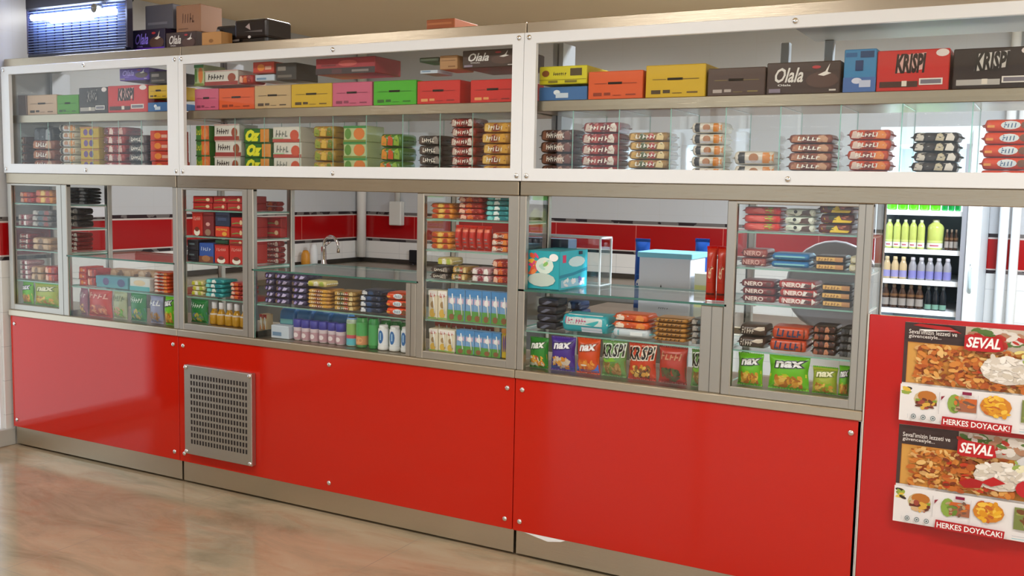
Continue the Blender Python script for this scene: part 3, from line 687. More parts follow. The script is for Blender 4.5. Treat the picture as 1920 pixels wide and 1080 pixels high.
build(MB().tube([(.36, -.06, .36), (.36, -.06, ZC-ZT-.002)], .008, mat('#2a2626', .5), 6), 'hanging_rod', ik)
build(MB().tube([(-.3, -.06, .36), (-.3, -.06, ZC-ZT-.002)], .008, mat('#2a2626', .5), 6), 'hanging_rod', ik)
il = bpy.data.lights.new('tube_light', 'AREA'); il.shape = 'RECTANGLE'; il.size = .7; il.size_y = .04; il.energy = 7; il.color = (.55, .68, 1)
ilo = bpy.data.objects.new('tube_light', il); COL.objects.link(ilo); ilo.parent = ik; ilo.location = (0.02, -.125, .21); ilo.rotation_euler = (math.pi/2, 0, 0)
# ------------------------------------------------------------------ printed designs
def handles(c1, c2):      # small print on a corrugated carton
    return [('R', .10, .12, .26, .24, c1), ('R', .30, .14, .42, .24, c1), ('R', .70, .13, .88, .18, c2), ('R', .12, .55, .35, .57, c2), ('R', .62, .55, .9, .57, c2), ('R', .46, .13, .62, .15, c2)]
def cart(c, a='#3a2c20', b='#6b4a30', **k): return dict(k='carton', c=c, slot=1, d=handles(a, b), r=.5, **k)
def olala(c, t='#e9e4df'):
    return dict(k='carton', c=c, r=.42, d=[('T', 'Olala', .12, .38, .50, .82, t, .02, .35), ('T', 'Olala', .16, .26, .34, .32, t, .02), ('E', .76, .42, .22, .25, '#5a4038'), ('P', [(.70, .58), (.80, .68), (.86, .92), (.83, .66), (.88, .62), (.78, .54)], '#efe9e2'), ('E', .68, .82, .06, .05, '#b8333a'), ('R', .04, .06, .20, .18, '#8d8091'), ('R', .86, .08, .95, .13, '#d8cfc8')])
def krispi_box(c, t, o, band):
    return dict(k='carton', c=c, r=.42, d=[('P', [(.26, .44), (.28, .86), (.68, .92), (.66, .52)], o), ('T', 'KRISPI', .27, .46, .67, .88, t, .05, .15), ('E', .90, .90, .09, .09, '#e9dcd8'), ('R', .05, .10, .58, .24, band), ('R', .36, .12, .43, .25, '#e6dcd0'), ('R', .60, .14, .92, .30, '#e9e3dc'), ('R', .62, .17, .90, .27, '#7a7480')])
def waves(c, cols, t=None, seal=None, k='pack', tc='#f2ece0', **kw):
    d = []
    for i, q in enumerate(cols):
        u = .06+i*(.88/len(cols)); d.append(('P', [(u, .15), (u+.04, .8), (u+.5/len(cols), .92), (u+.8/len(cols), .5), (u+.7/len(cols), .1)], q))
    d.append(('B', 16, len(cols)+sum(map(ord, c)), .03, .06, .97, .94, cols+[c], .05))
    if t: d.append(('T', t, .2, .28, .74, .74, tc, .03, .2))
    return dict(k=k, c=c, d=d, seal=seal or c, **kw)
def crisps(c, c2, title, tc, oc, food, **kw):
    tb = (.2, .68, .84, .83) if title == 'nax' else (.06, .60, .96, .90) if title == 'KRISPI' else (.09, .66, .93, .86)
    d = [('P', [(.02, .05), (.02, .36), (.3, .44), (.6, .40), (.98, .48), (.98, .05)], c2), ('B', 46, sum(map(ord, title+c)), .08, .06, .92, .45, food, .10),
         ]+[('T', title, *tb, oc, .12, .12, .05), ('T', title, *tb, tc, .04, .12, .05)]
    return dict(k='bag', c=c, d=d+kw.pop('more', []), **kw)
CH = ['#e0a336', '#c98327', '#efc35c', '#b8702a']
DES.update(
 c_beige=cart('#c9a98c'), c_green=cart('#4f9a22', '#2c5a14', '#2c5a14'), c_lime=cart('#48b31a', '#23610c', '#2b7010'), c_pink=cart('#cf5f7f', '#8c3350', '#8c3350'), c_orange=cart('#df5a22', '#93330e', '#93330e'),
 c_tan=cart('#c4a679', '#4d3a28', '#4d3a28'), c_yellow=cart('#d5ad12', '#4a3408', '#6d5010'), c_red=cart('#cf2a22', '#e6a060', '#8c1410'), c_brown=cart('#54403a', '#b9aca6', '#8e7c4a'), c_redn=cart('#b8322e', '#e6a060', '#8c1410'),
 c_blue=dict(k='carton', c='#3c6ea8', d=[('E', .38, .6, .07, .18, '#e8eef4'), ('R', .36, .2, .62, .55, '#cfdcea')]),
 c_yel2=dict(k='carton', c='#d8cc12', d=[('E', .14, .6, .08, .18, '#8a4a10'), ('T', 'limonlu', .30, .48, .58, .68, '#3d3410', .02), ('R', .66, .45, .9, .85, '#4a3a10'), ('R', 0, .24, 1, .26, '#7c700a'), ('R', .2, .08, .4, .2, '#7c700a'), ('R', .55, .08, .8, .2, '#7c700a')]),
 c_sky=dict(k='carton', c='#3f86b8', d=[('R', .05, .82, .4, .92, '#2b5f94'), ('R', .5, .8, .92, .95, '#1c3f6c'), ('R', .36, .5, .6, .74, '#1d3768'), ('R', 0, 0, 1, .35, '#4a6fae'), ('E', .42, .27, .16, .07, '#d6d8ea'), ('R', .5, .12, .85, .28, '#c4cbe2')]),
 c_stripe=dict(k='carton', c='#6d5347', d=[('R', x, 0, x+.06, 1, '#4a362e') for x in (.08, .24, .4, .56, .72, .88)]),
 c_dark=dict(k='carton', c='#34302e', d=[('R', .1, .55, .5, .8, '#8a8078'), ('R', .1, .15, .8, .3, '#6d655d')]),
 c_kraft=dict(k='carton', c='#a5795a', d=[('T', 'NO 12', .25, .35, .75, .7, '#6b4630', .02), ('R', .1, .12, .5, .16, '#7b563c')]),
 c_grey=dict(k='carton', c='#5f5f6b', d=[('R', .1, .2, .8, .3, '#7d7d8a')]), c_ktan=dict(k='carton', c='#bd8a50', d=[('E', .5, .35, .12, .14, '#8f6230')]),  # the grey is kraft board with its shade put into the colour
 c_oran2=dict(k='carton', c='#a25322', d=[('R', .05, .6, .9, .75, '#b96d35'), ('R', .1, .2, .6, .35, '#7a3a14')]),
 c_hex=dict(k='carton', c='#a8303a', d=[('R', 0, 0, 1, .38, '#3a2c30'), ('R', .28, .05, .45, .3, '#5d3338'), ('E', .55, .65, .16, .2, '#cf5a55'), ('R', .1, .5, .35, .6, '#7c1c26'), ('R', .62, .1, .9, .24, '#8a7f7c')]),
 olala=olala('#43302b'), olala_p=dict(olala('#2a1f3d', '#8a78f0'), d=olala('#2a1f3d', '#9a86ff')['d']+[('R', 0, 0, 1, .22, '#5a22b8')]), olala_v=olala('#5a2fa8', '#b7a0f5'),
 kr_red=krispi_box('#cb2a26', '#2b1512', '#e0b0a8', '#4a2a20'), kr_blk=krispi_box('#2c2020', '#1a1414', '#cfcac4', '#b9b4b0'), kr_gry=krispi_box('#3c3434', '#241c1c', '#a8a09a', '#b3aca4'),
 c_plain=dict(k='carton', c='#3d4a38', d=[('R', .1, .3, .9, .7, '#54614a')]), c_wht=dict(k='carton', c='#c3cfdd', d=[('R', .1, .2, .6, .5, '#6e8fb0')]), c_tan2=dict(k='carton', c='#b98a5c', d=[('R', .1, .6, .9, .64, '#8c6038'), ('R', .5, .15, .9, .25, '#8c6038')]),
 # biscuit and bar packs
 brownbar=waves('#4d2b20', ['#8a5a44', '#3a1d16', '#b8907c', '#6d3a2c'], 'Biscolata', '#3d2018'), darkbar=waves('#2e2220', ['#5b4a44', '#1b1413', '#8c817a'], 'Browni', '#1f1716'),
 redbar=waves('#8f2420', ['#c9b4a8', '#a83a30', '#6b1814', '#d9cfc4'], 'Albeni', '#7a1c18'), wave=waves('#a82c2a', ['#5a2020', '#e0c8bc', '#7c2020', '#d9a89c'], None, '#8c2422'),
 goldbar=waves('#a07a3c', ['#c9a050', '#4f5a2c', '#a83222', '#e0c890'], 'Probis', '#8c6a30'), gold2=waves('#c08a3e', ['#e0b866', '#8c3a22', '#d9a23e'], 'Finger', '#c99a50'),
 orangebar=waves('#cf4a1c', ['#e0c8bc', '#8a2c14', '#e88a3c'], 'Hosbes', '#9c3414'), orbig=dict(k='pack', c='#e0491a', seal='#c93a14', e=4, d=[('E', .52, .5, .2, .34, '#dfe8ee'), ('T', 'Coco', .38, .3, .66, .72, '#2f5c8c', .04, .2), ('E', .82, .5, .1, .3, '#7a4a28'), ('R', .05, .3, .2, .5, '#f0a040')]),
 blkwht=waves('#2c2523', ['#d9d2c8', '#3a302c', '#cfc4a8', '#e8e2da'], None, '#1f1a19'), copper=waves('#8c4a32', ['#b87854', '#6d3222', '#c99a78'], 'Tutku', '#7a3c28'),
 wafer=dict(k='pack', c='#ded6c8', e=4, seal='#e9e4da', d=[('R', 0, .1, .28, .9, '#2f2926'), ('E', .5, .5, .12, .32, '#b0764a'), ('R', .72, .12, .98, .88, '#d98a3c'), ('R', .3, .12, .7, .3, '#d8d8e0')]),
 greenor=dict(k='carton', c='#3c7a2c', d=[('R', .42, 0, 1, 1, '#d9662a'), ('T', 'Kekim', .05, .4, .5, .8, '#e6e23c', .04, .3), ('E', .72, .5, .2, .35, '#e8843c'), ('R', 0, 0, 1, .1, '#2a5a20')], flaps=0),
 whitered=dict(k='carton', c='#d9d4ca', d=[('R', 0, 0, 1, .25, '#9c3a34'), ('T', 'Halley', .1, .38, .62, .78, '#3a2c2a', .03), ('E', .82, .48, .12, .3, '#9c4a34'), ('R', .0, .92, 1, 1, '#c9a8a0')], flaps=0),
 greenyel=dict(k='carton', c='#2f6a24', d=[('T', 'Oz', .10, .2, .58, .85, '#e3e02c', .08, .3), ('R', .66, .05, 1, .95, '#d98a34'), ('R', 0, 0, 1, .08, '#1f4a18')], flaps=0),
 whiteor=dict(k='carton', c='#d4d0c4', d=[('R', 0, 0, 1, .22, '#b03c34'), ('T', 'Icim', .1, .35, .55, .8, '#7c8078', .03), ('E', .8, .45, .16, .35, '#c94f34'), ('R', 0, .22, .4, .3, '#9fc49a')], flaps=0),
 greenor2=dict(k='carton', c='#b8c48c', d=[('E', .68, .5, .24, .38, '#d97a34'), ('R', 0, .85, 1, 1, '#3c8a44'), ('E', .2, .5, .14, .34, '#5a8c34'), ('R', 0, 0, 1, .12, '#7a8a34')], flaps=0),
 yelpurp=dict(k='carton', c='#c9a91c', d=[('E', .3, .5, .12, .3, '#6c4a8c'), ('E', .6, .5, .12, .3, '#5c3c7c'), ('R', 0, .85, 1, 1, '#b87c3c')], flaps=0), orred=dict(k='carton', c='#c93a20', d=[('E', .4, .5, .18, .3, '#e6882c'), ('R', .6, .3, .9, .6, '#e0a890'), ('R', 0, 0, 1, .1, '#8c2414')], flaps=0),
 grnpk=waves('#4a7a24', ['#d98a2c', '#c94f24', '#8cb03c'], None, '#3c6a20'), goldpk=waves('#b0842c', ['#8c9a3c', '#d9b04c', '#6a7a24'], None, '#a0742c'),
 redpk=waves('#b32a24', ['#e8b8a0', '#d9682c', '#8c1c18'], None, '#b32a24'), tealpk=waves('#2f9a9c', ['#7fd4d0', '#e8f0ee', '#1f7a84'], None, '#2f9a9c'), orpk=waves('#d98a2c', ['#c9502c', '#e8c060', '#b03c24'], None, '#d98a2c'),
 greypk=waves('#6d6a68', ['#b8b0a8', '#4a5a60', '#8c3c34'], None, '#5f5c5a'), pinkwht=waves('#b88a90', ['#e8e0dc', '#8c2c3c', '#f0ece8'], None, '#d0c0c0'), beigepk=waves('#b08a64', ['#d0b08c', '#7a5a40', '#c4a078'], None, '#a07c58'),
 navypk=waves('#22304e', ['#e6e8ec', '#34507c', '#18223a'], None, '#1c2844'), navybag=dict(k='pack', c='#2b2552', seal='#241f46', d=[('P', [(.1, .3), (.3, .8), (.42, .6), (.3, .25)], '#a89ad4'), ('P', [(.48, .2), (.62, .8), (.9, .66), (.76, .3)], '#c9c0e6'), ('E', .12, .5, .08, .3, '#7c6250')]),
 yelpk=waves('#d9cc8a', ['#c9c83c', '#f0eee0', '#a8b84c'], None, '#f0f0ea'), yelredpk=dict(k='pack', c='#6c2a20', seal='#4a2018', e=5, d=[('P', [(.02, .95), (.12, .95), (.24, .05), (.14, .05)], '#e8c81c'), ('R', .26, .4, .48, .9, '#3a3a1c'), ('P', [(.36, .12), (.42, .55), (.56, .85), (.62, .4), (.95, .35), (.9, .12)], '#e6c424'), ('B', 8, 5, .6, .35, .95, .95, ['#b8503c', '#d9885c', '#8c2c2c'], .07)]),
 jelly=dict(k='pack', c='#dc4a3c', seal='#e01c18', e=5, d=[('P', [(.02, .1), (.02, .9), (.5, .8), (.62, .2)], '#e8695c'), ('B', 12, 3, .5, .1, .9, .95, ['#d9d42c', '#9cc02c', '#e8e060', '#7ca028'], .09), ('R', .9, .02, 1, .98, '#e81c18')]), whtbrn=dict(k='pack', c='#dfe6da', seal='#e4e0d4', e=5, d=[('P', [(.45, .1), (.6, .75), (.85, .9), (.97, .5), (.9, .1)], '#5a4038'), ('P', [(.0, .0), (.1, .3), (.35, .2), (.5, .0)], '#5a4038'), ('E', .36, .6, .06, .22, '#1c1814'), ('E', .15, .7, .1, .15, '#c8d8c4')]),
 nero=dict(k='pack', c='#7c2420', seal='#5c1c1a', e=5, d=[('T', 'NERO', .12, .25, .66, .78, '#e8d8d0', .03), ('E', .84, .55, .08, .25, '#5a2c20')]), nerow=dict(k='pack', c='#b03a34', seal='#f2efec', e=5, d=[('R', 0, .1, .14, .9, '#f0ece8'), ('T', 'NERO', .16, .25, .62, .76, '#f2dcd6', .05), ('P', [(.62, .2), (.66, .8), (.82, .7), (.84, .25)], '#e9e4e0'), ('P', [(.70, .3), (.76, .72), (.92, .6), (.86, .2)], '#5a3430'), ('R', .92, .1, 1, .9, '#f0ece8')]),
 nero2=dict(k='pack', c='#96443a', seal='#5c1c1a', e=5, d=[('T', 'NERO', .1, .25, .76, .75, '#d9a89c', .03), ('P', [(.8, .1), (.86, .35), (.98, .2)], '#e6d0c4')]),
 bluebar=dict(k='pack', c='#1f72b0', seal='#15507c', e=3, d=[('R', .1, .42, .9, .6, '#7cc4c8'), ('R', .2, .12, .8, .3, '#2c9ac0')]), goldwafer=dict(k='pack', c='#3c2a20', seal='#2c201a', e=4, d=[('R', .06, .25, .68, .78, '#d9ae60'), ('R', .66, .2, .92, .8, '#c08a54'), ('T', 'Ikram', .12, .32, .6, .7, '#8a5a24', .02)]), creampk=dict(k='pack', c='#e3dcb4', seal='#e3dcb4', d=[('E', .5, .5, .3, .3, '#f4eed4')]),
 rocco=dict(k='pack', c='#4b3c36', seal='#3a2e2a', e=3.2, d=[('T', 'Rocco', .08, .25, .55, .8, '#cfc6ba', .03, .3), ('P', [(.5, .6), (.7, .82), (.94, .86), (.96, .6), (.8, .5)], '#cdbfae')]), bisc=dict(k='pack', c='#c24a2a', seal='#5c2018', e=5, d=[('T', 'Rondo', .12, .2, .8, .85, '#efd8c8', .05, .2), ('T', 'Rondo', .12, .2, .8, .85, '#2a3a60', .0, .2), ('R', .86, .1, 1, .9, '#5a2c28')]),
 choc=waves('#2e1a16', ['#9c5a44', '#5c2c24', '#c08060', '#3c1c18'], None, '#241412'), dkbag=waves('#1c1a1e', ['#4a4a50', '#2c2c30', '#8a8a8c'], None, '#1c1a1e'),
 napk=dict(k='pack', c='#2ba8b8', seal='#5cc4d0', e=4, d=[('R', .0, .42, 1, .98, '#c9d8d8'), ('T', 'Pirlanta', .08, .5, .55, .86, '#c24a7c', .02, .2), ('P', [(.52, .5), (.8, .72), (.98, .85), (.98, .6), (.7, .42)], '#3ab4bc'), ('R', .45, .08, .9, .34, '#d4dcee')]), napk2=dict(k='pack', c='#c6d3dc', seal='#5cc4d0', e=4, d=[('R', .0, .2, .18, .9, '#58bcc8'), ('R', .5, .3, .84, .7, '#e6ecf0')]),
 orwafer=waves('#d95a20', ['#f0e0d0', '#c94a1c', '#e88a3c'], None, '#d95a20'), stick=dict(k='pack', c='#b87f34', seal='#a06c2c', e=4, ends=1, d=[('T', 'Burcak', .1, .3, .9, .72, '#4a2c14', .02), ('R', .02, .82, .98, .9, '#6a4a20')]),
 tealbox=dict(k='carton', c='#2aa6b4', r=.35, flaps=0, d=[('B', 26, 4, .08, .35, .45, .95, ['#e0603c', '#f08a4a', '#e6487a', '#f4b83c', '#c83c50'], .09), ('E', .58, .62, .26, .22, '#d9ece2'), ('B', 7, 5, .4, .42, .8, .8, ['#b8dcd0', '#8cc46c', '#f0e4d0'], .08), ('E', .84, .84, .13, .1, '#f4f4f4'), ('E', .5, .25, .4, .18, '#c2d2c8')],
              side=[('R', 0, 0, 1, 1, '#37bfd4'), ('R', .1, .7, .22, .9, '#e63c6e'), ('P', [(.0, .38), (.5, .42), (1, .52), (1, .44), (.5, .34), (0, .3)], '#1a8fae'), ('E', .6, .7, .3, .14, '#d8f2f8'), ('R', .05, .05, .9, .25, '#9ed4ee'), ('R', .66, .88, .8, .97, '#1c2c44'), ('B', 14, 9, .1, .04, .95, .3, ['#e9f4fa', '#6b7fd0', '#f0f0f8'], .08)]),
 teaw=dict(k='carton', c='#5a9aa4', flaps=0, d=[('R', 0, .35, 1, 1, '#4f8ea0'), ('E', .32, .55, .1, .32, '#5c4a7c'), ('E', .8, .5, .12, .34, '#4a4f7c')]), teawt=dict(k='carton', c='#cfd4d0', flaps=0, d=[('R', 0, 0, 1, .35, '#4fa8ac'), ('E', .5, .62, .3, .22, '#d8c49c')]),
 icebox=dict(k='carton', c='#c42a1e', flaps=0, d=[('T', 'Dankek', .16, .66, .84, .82, '#f0b8a8', .03), ('E', .5, .16, .3, .16, '#efe9da'), ('E', .5, .28, .22, .10, '#7c3424'), ('R', 0, .95, 1, 1, '#8c1c14')]), icebox2=dict(k='carton', c='#7a1f22', flaps=0, d=[('E', .5, .5, .2, .08, '#d9a098'), ('E', .5, .16, .28, .14, '#9a7a64')]),
 redbox=dict(k='carton', c='#b4241f', flaps=0, d=[('P', [(.1, .4), (.5, .52), (.9, .4), (.9, .34), (.5, .42), (.1, .3)], '#7c9a4a'), ('E', .78, .5, .1, .24, '#e3c9a0'), ('R', 0, 0, 1, .12, '#7c1512')]), navybox=dict(k='carton', c='#24304c', flaps=0, d=[('R', .2, .4, .8, .6, '#3a4a6c')]), redyel=dict(k='carton', c='#d23a1e', flaps=0, d=[('T', 'Hanimeller', .1, .6, .9, .85, '#f4cf5c', .03), ('E', .7, .3, .18, .2, '#e6a83c')]),
 bluebrn=dict(k='carton', c='#2c56a8', flaps=0, d=[('R', 0, 0, 1, .32, '#7c4a34'), ('E', .5, .2, .3, .16, '#a8744c'), ('T', 'Canga', .15, .6, .85, .8, '#c9d8f0', .03)]), blkbox=dict(k='carton', c='#22222a', flaps=0, d=[('R', .2, .55, .7, .7, '#6a7a80'), ('R', .1, .2, .8, .3, '#3a3c48')]), grnbox=dict(k='carton', c='#1f4a34', flaps=0, d=[('R', .2, .3, .8, .7, '#2c5c40')]),
 dnavy=dict(k='pack', c='#23232f', seal='#1a1a24', e=5, ends=0, d=[('P', [(.2, .2), (.5, .7), (.72, .6), (.4, .15)], '#6a6e84'), ('R', .05, .8, .95, .92, '#3a3c4c')]),
 # crisps bags
 b_kgreen=crisps('#6f9c58', '#8a6c40', 'KRISPI', '#18120f', '#e3e6da', ['#a87c4a', '#8c6a34', '#6f8c3c', '#b8935c'], more=[('P', [(.1, .5), (.5, .56), (.95, .52), (.6, .46), (.2, .42)], '#7cb82c')]), b_kred=crisps('#cf4426', '#4b3226', 'KRISPI', '#18120f', '#e8d8c8', ['#e0a23c', '#e9c46a', '#8a5a2c', '#5a3c24'], seal='#b8381e'),
 b_gdor=crisps('#2c8a2c', '#d98a24', 'nax', '#f4f4f0', '#1f5c24', ['#e8942c', '#f0b440', '#c94f24', '#e8e4d0'], more=[('E', .22, .14, .18, .06, '#d9e4d0')]), b_purp=crisps('#4a2a94', '#4a6cc0', 'nax', '#f6f4fa', '#2a1464', ['#e0922c', '#e8a83c', '#d9c8b8'], seal='#5a38a4', more=[('R', .02, .05, .98, .14, '#3c62c0')]),
 b_orng=crisps('#d94a14', '#d9641c', 'nax', '#f6f4fa', '#a83c10', ['#e0781c', '#e88a2c', '#d9641c', '#f0a040'], more=[('R', .02, .05, .98, .13, '#3c62c0'), ('P', [(.02, .1), (.02, .3), (.3, .1)], '#4a70c8'), ('P', [(.98, .1), (.98, .3), (.7, .1)], '#4a70c8'), ('E', .4, .26, .14, .02, '#f4f0e8')]), b_redbr=crisps('#b83c30', '#4a5a3c', 'nutty', '#c98a6c', '#8c3c2c', ['#5a6440', '#6a4c34', '#3e4a30'], seal='#8a2f28'),
 b_lime=crisps('#6cc022', '#c9b43c', 'nax', '#f4f4f8', '#2c2c44', CH, more=[('P', [(.02, .44), (.4, .48), (.98, .5), (.98, .4), (.4, .38), (.02, .36)], '#c4cc2c')]), b_yelgr=crisps('#a8b43c', '#c9a43c', 'nax', '#e8e4c0', '#6a7a1c', CH+['#8ac024'], seal='#5cb01c'),
 b_pinkor=crisps('#9c6a80', '#c07c50', 'Cerez', '#e8dce4', '#5a4a70', ['#d9a060', '#e8c890', '#8c6a78']), b_redc=crisps('#c23a30', '#c96a48', 'Cips', '#e8a898', '#8c2c28', ['#d9784c', '#a83c30', '#e09a70']), b_ltgr=crisps('#a8b08c', '#74b44c', 'Misir', '#6a7a54', '#dde4cc', ['#8cc45c', '#c99a7c', '#6ca43c']), b_dkgr=crisps('#1f7a3c', '#5a70b8', 'Peynir', '#d0e4d4', '#1c5c30', ['#6f9c4c', '#b8a84c', '#5a6cb0', '#4c8c4c']), b_whbl=crisps('#9aa0c0', '#b08c64', 'Mix', '#e8ecf4', '#4a5a94', ['#c4a078', '#a8845c', '#8c9ab8']),
 redpak=dict(k='bag', c='#b8301c', seal='#d0241c', d=[('R', 0, .05, 1, .34, '#96381f'), ('P', [(.3, .45), (.7, .62), (.55, .9), (.8, .6), (.5, .4)], '#e0b890'), ('T', 'JJ', .34, .42, .68, .6, '#e8c8a0', .04, .3), ('R', .1, .1, .9, .14, '#5c1c14')]),
 redpak2=dict(k='bag', c='#c0281c', seal='#e03424', d=[('R', .12, .12, .88, .5, '#6c5a60'), ('R', .3, .16, .7, .46, '#a8a0a0'), ('R', .1, .75, .9, .88, '#e8785a')]),
 # drinks
 milkw=dict(k='brick', c='#e3d8c0', d=[('R', 0, .82, 1, .98, '#f2ece8'), ('T', 'Sut', .2, .76, .8, .9, '#c83c4c', .03), ('E', .5, .5, .22, .12, '#a8885c'), ('E', .5, .2, .32, .16, '#d9b04c'), ('R', .0, .0, 1, .06, '#8cac5c')]), milkb=dict(k='brick', c='#7ca8d4', d=[('R', 0, .78, 1, 1, '#4c8cc8'), ('R', .1, .55, .9, .72, '#d4b8d0'), ('E', .5, .62, .25, .1, '#f2f0f2'), ('R', 0, 0, 1, .34, '#5c9a44'), ('E', .5, .12, .3, .1, '#8c5c3c')]),
 juiceor=dict(k='brick', c='#d9b88c', d=[('E', .5, .3, .36, .2, '#e08a34'), ('R', 0, .8, 1, 1, '#a83c30'), ('R', .1, .55, .9, .7, '#e8dccc')]),
 cupw=dict(k='bottle', c='#d3c4cc', prof=[(.82, 0), (.86, .02), (1, .6), (1, .62), (.9, .63), (.9, .66)], cap='#3c3c9c', capd=(1.02, .62, 1.0), lab=[('#b8909c', .98, .06, .45, [('E', .5, .5, .3, .3, '#e8dce0')])]),
 cann=dict(k='bottle', c='#3f8f4c', prof=[(.85, 0), (1, .03), (1, .9), (.86, .97), (.86, 1)], cap='#c9ccc9', capd=(.84, .985, 1.0), lab=[('#4aa45a', 1.01, .3, .85, []), ('#c98a5c', 1.015, .10, .40, [('E', .5, .5, .4, .4, '#e0a470')])]), cang=dict(k='bottle', c='#2c8a44', prof=[(.85, 0), (1, .03), (1, .9), (.86, .97), (.86, 1)], cap='#c9ccc9', capd=(.84, .985, 1.0), lab=[('#46a058', 1.01, .12, .8, [])]), canw=dict(k='bottle', c='#b8c8b4', prof=[(.85, 0), (1, .03), (1, .9), (.86, .97), (.86, 1)], cap='#5c8ad0', capd=(.9, .9, 1.0), lab=[('#8cb464', 1.01, .4, .8, []), ('#c94a5c', 1.012, .28, .4, []), ('#5ab8c8', 1.014, .04, .28, [])]),
 creamb=dict(k='bottle', c='#e3e4e4', prof=[(.8, 0), (1, .03), (1, .12), (.93, .2), (.93, .8), (.8, .9), (.8, .94)], cap='#eef0f2', capd=(.8, .9, 1.0), lab=[('#e9ecf0', .94, .22, .86, [('E', .5, .5, .3, .42, '#2c6aac'), ('R', .42, .3, .58, .75, '#9cc4e4')])]),
 juiceb=dict(k='bottle', c='#cf9a22', tr=.2, prof=[(.85, 0), (1, .03), (1, .42), (.7, .56), (.5, .66), (.5, .7)], cap='#e3e0e4', capd=(.55, .7, 1.0), lab=[('#d9cfc4', .99, .43, .50, [])]),
 limeb=dict(k='bottle', c='#c2cc6c', tr=.15, prof=[(.85, 0), (1, .04), (1, .74), (.85, .82), (.42, .91), (.38, .94)], cap='#c8d0a8', capd=(.42, .9, 1.0), lab=[('#d9d4cc', 1.01, .06, .22, [('R', .2, .3, .8, .6, '#b05c6c')]), ('#c3ce7c', 1.005, .24, .3, [])]),
 tanb=dict(k='bottle', c='#b9a27c', prof=[(.9, 0), (1, .04), (1, .62), (.7, .76), (.5, .86), (.5, .9)], cap='#c9b48c', capd=(.58, .86, 1.0), lab=[('#8d88b4', 1.01, .08, .38, [])]), greyb=dict(k='bottle', c='#8c8a90', prof=[(.9, 0), (1, .04), (1, .62), (.7, .76), (.5, .86), (.5, .9)], cap='#b8b4ba', capd=(.58, .86, 1.0), lab=[('#7a78b0', 1.01, .06, .4, [])]),
 darkb=dict(k='bottle', c='#3c2a22', prof=[(.9, 0), (1, .04), (1, .6), (.7, .74), (.45, .86), (.45, .9)], cap='#7c6a5a', capd=(.5, .86, 1.0), lab=[('#8f8780', 1.01, .12, .42, []), ('#6a4a30', 1.005, .5, .6, [])]), darkb2=dict(k='bottle', c='#1c2024', prof=[(.9, 0), (1, .04), (1, .6), (.7, .74), (.45, .86), (.45, .9)], cap='#5c6468', capd=(.5, .86, 1.0), lab=[('#6f9484', 1.01, .04, .24, [])]),
 limecan=dict(k='bottle', c='#4fc01c', prof=[(.85, 0), (1, .06), (1, .9), (.86, .97), (.86, 1)], cap='#c9ccc9', capd=(.84, .985, 1.0), lab=[('#9fe44a', 1.01, .3, .7, [('E', .5, .5, .3, .3, '#d9f090')])]), grncan=dict(k='bottle', c='#0f7a34', prof=[(.85, 0), (1, .06), (1, .9), (.86, .97), (.86, 1)], cap='#c9ccc9', capd=(.84, .985, 1.0), lab=[('#2c9a4c', 1.01, .3, .7, [('E', .5, .5, .3, .3, '#9cd0a8')])]),
)
DES['milkb2'] = dict(DES['milkb'])
Z1, Z2 = ZU0+.0205, 1.9055
# ---------------------------------------------------------------- upper cabinets: cartons on the shelf
C = lambda des, desc, where, a, b, yt, dz=0, Y=.07, D=.26, jit=0, n=1, rz=0: S(des, 'snack_carton', 'box', desc, where, a, b, yt, Z2, n, Y, D, jit, dz, rz)
C('c_stripe', 'brown striped cardboard carton', 'at the far left end of the upper shelf', 22, 49, 179)
C('c_beige', 'beige carton with dark hand slot', 'in the left upper cabinet', 51, 106, 178)
C('c_green', 'green carton with hand slot', 'in the left upper cabinet', 107, 147, 178)
C('kr_gry', 'dark grey printed carton', 'right of the green one, left upper cabinet', 148, 201, 164)
C('kr_red', 'red printed carton', 'under the violet box in the left upper cabinet', 202, 276, 160)
C('c_blue', 'blue carton', 'under a yellow one beside the first white mullion', 277, 316, 192, D=.2)
C('c_yellow', 'yellow carton lying on a blue one', 'in the left upper cabinet', 278, 316, 160, dz=.068, D=.2)
C('olala_v', 'violet box with pale script lettering', 'lying on the red carton', 224, 279, 128, dz=.166)
C('c_dark', 'black box lying on the yellow carton', 'at the first white mullion', 281, 316, 134, dz=.145, D=.2)
C('c_pink', 'pink carton with hand slot', 'leftmost in the middle upper cabinet', 342, 409, 167, D=.2)
C('c_orange', 'orange carton under a red bag', 'in the middle upper cabinet', 410, 476, 165)
C('c_tan', 'sand-coloured carton with hand slot', 'left of the yellow one', 477, 545, 160)
C('c_yellow', 'mustard yellow carton', 'between the sand-coloured and the pink cartons', 546, 622, 157)
C('c_pink', 'pink carton', 'between the mustard yellow and the bright green cartons', 623, 697, 154)
C('c_lime', 'bright green carton with hand slot', 'in the middle upper cabinet', 700, 780, 151)
C('c_red', 'red carton', 'right of the bright green carton', 782, 862, 151)
C('c_red', 'red carton under the dark brown box', 'beside the second mullion', 882, 966, 149)
C('c_hex', 'red and black display box lying across the mustard yellow carton', 'and its pink neighbour', 592, 703, 108, dz=.148, D=.2)
C('whitered', 'white and navy folded packet', 'lying on the pink and orange cartons', 384, 446, 132, dz=.122, D=.2)
C('greenor2', 'pale green striped packet', 'standing on the leftmost pink carton', 346, 382, 122, dz=.122, D=.15)
C('c_wht', 'pale blue packet', 'lying on the sand-coloured carton', 478, 514, 140, dz=.132, D=.16)
C('orred', 'bright orange box', 'on the pale blue packet', 474, 513, 116, dz=.168, D=.16)
C('c_dark', 'black box with worn print', 'on the sand-coloured carton', 517, 555, 118, dz=.132, D=.16)
C('c_wht', 'pale blue packet', 'under the dark green box', 788, 820, 138, dz=.146, D=.12)
C('c_plain', 'small dark green box', 'on the red carton right of bright green', 786, 822, 108, dz=.182, D=.12)
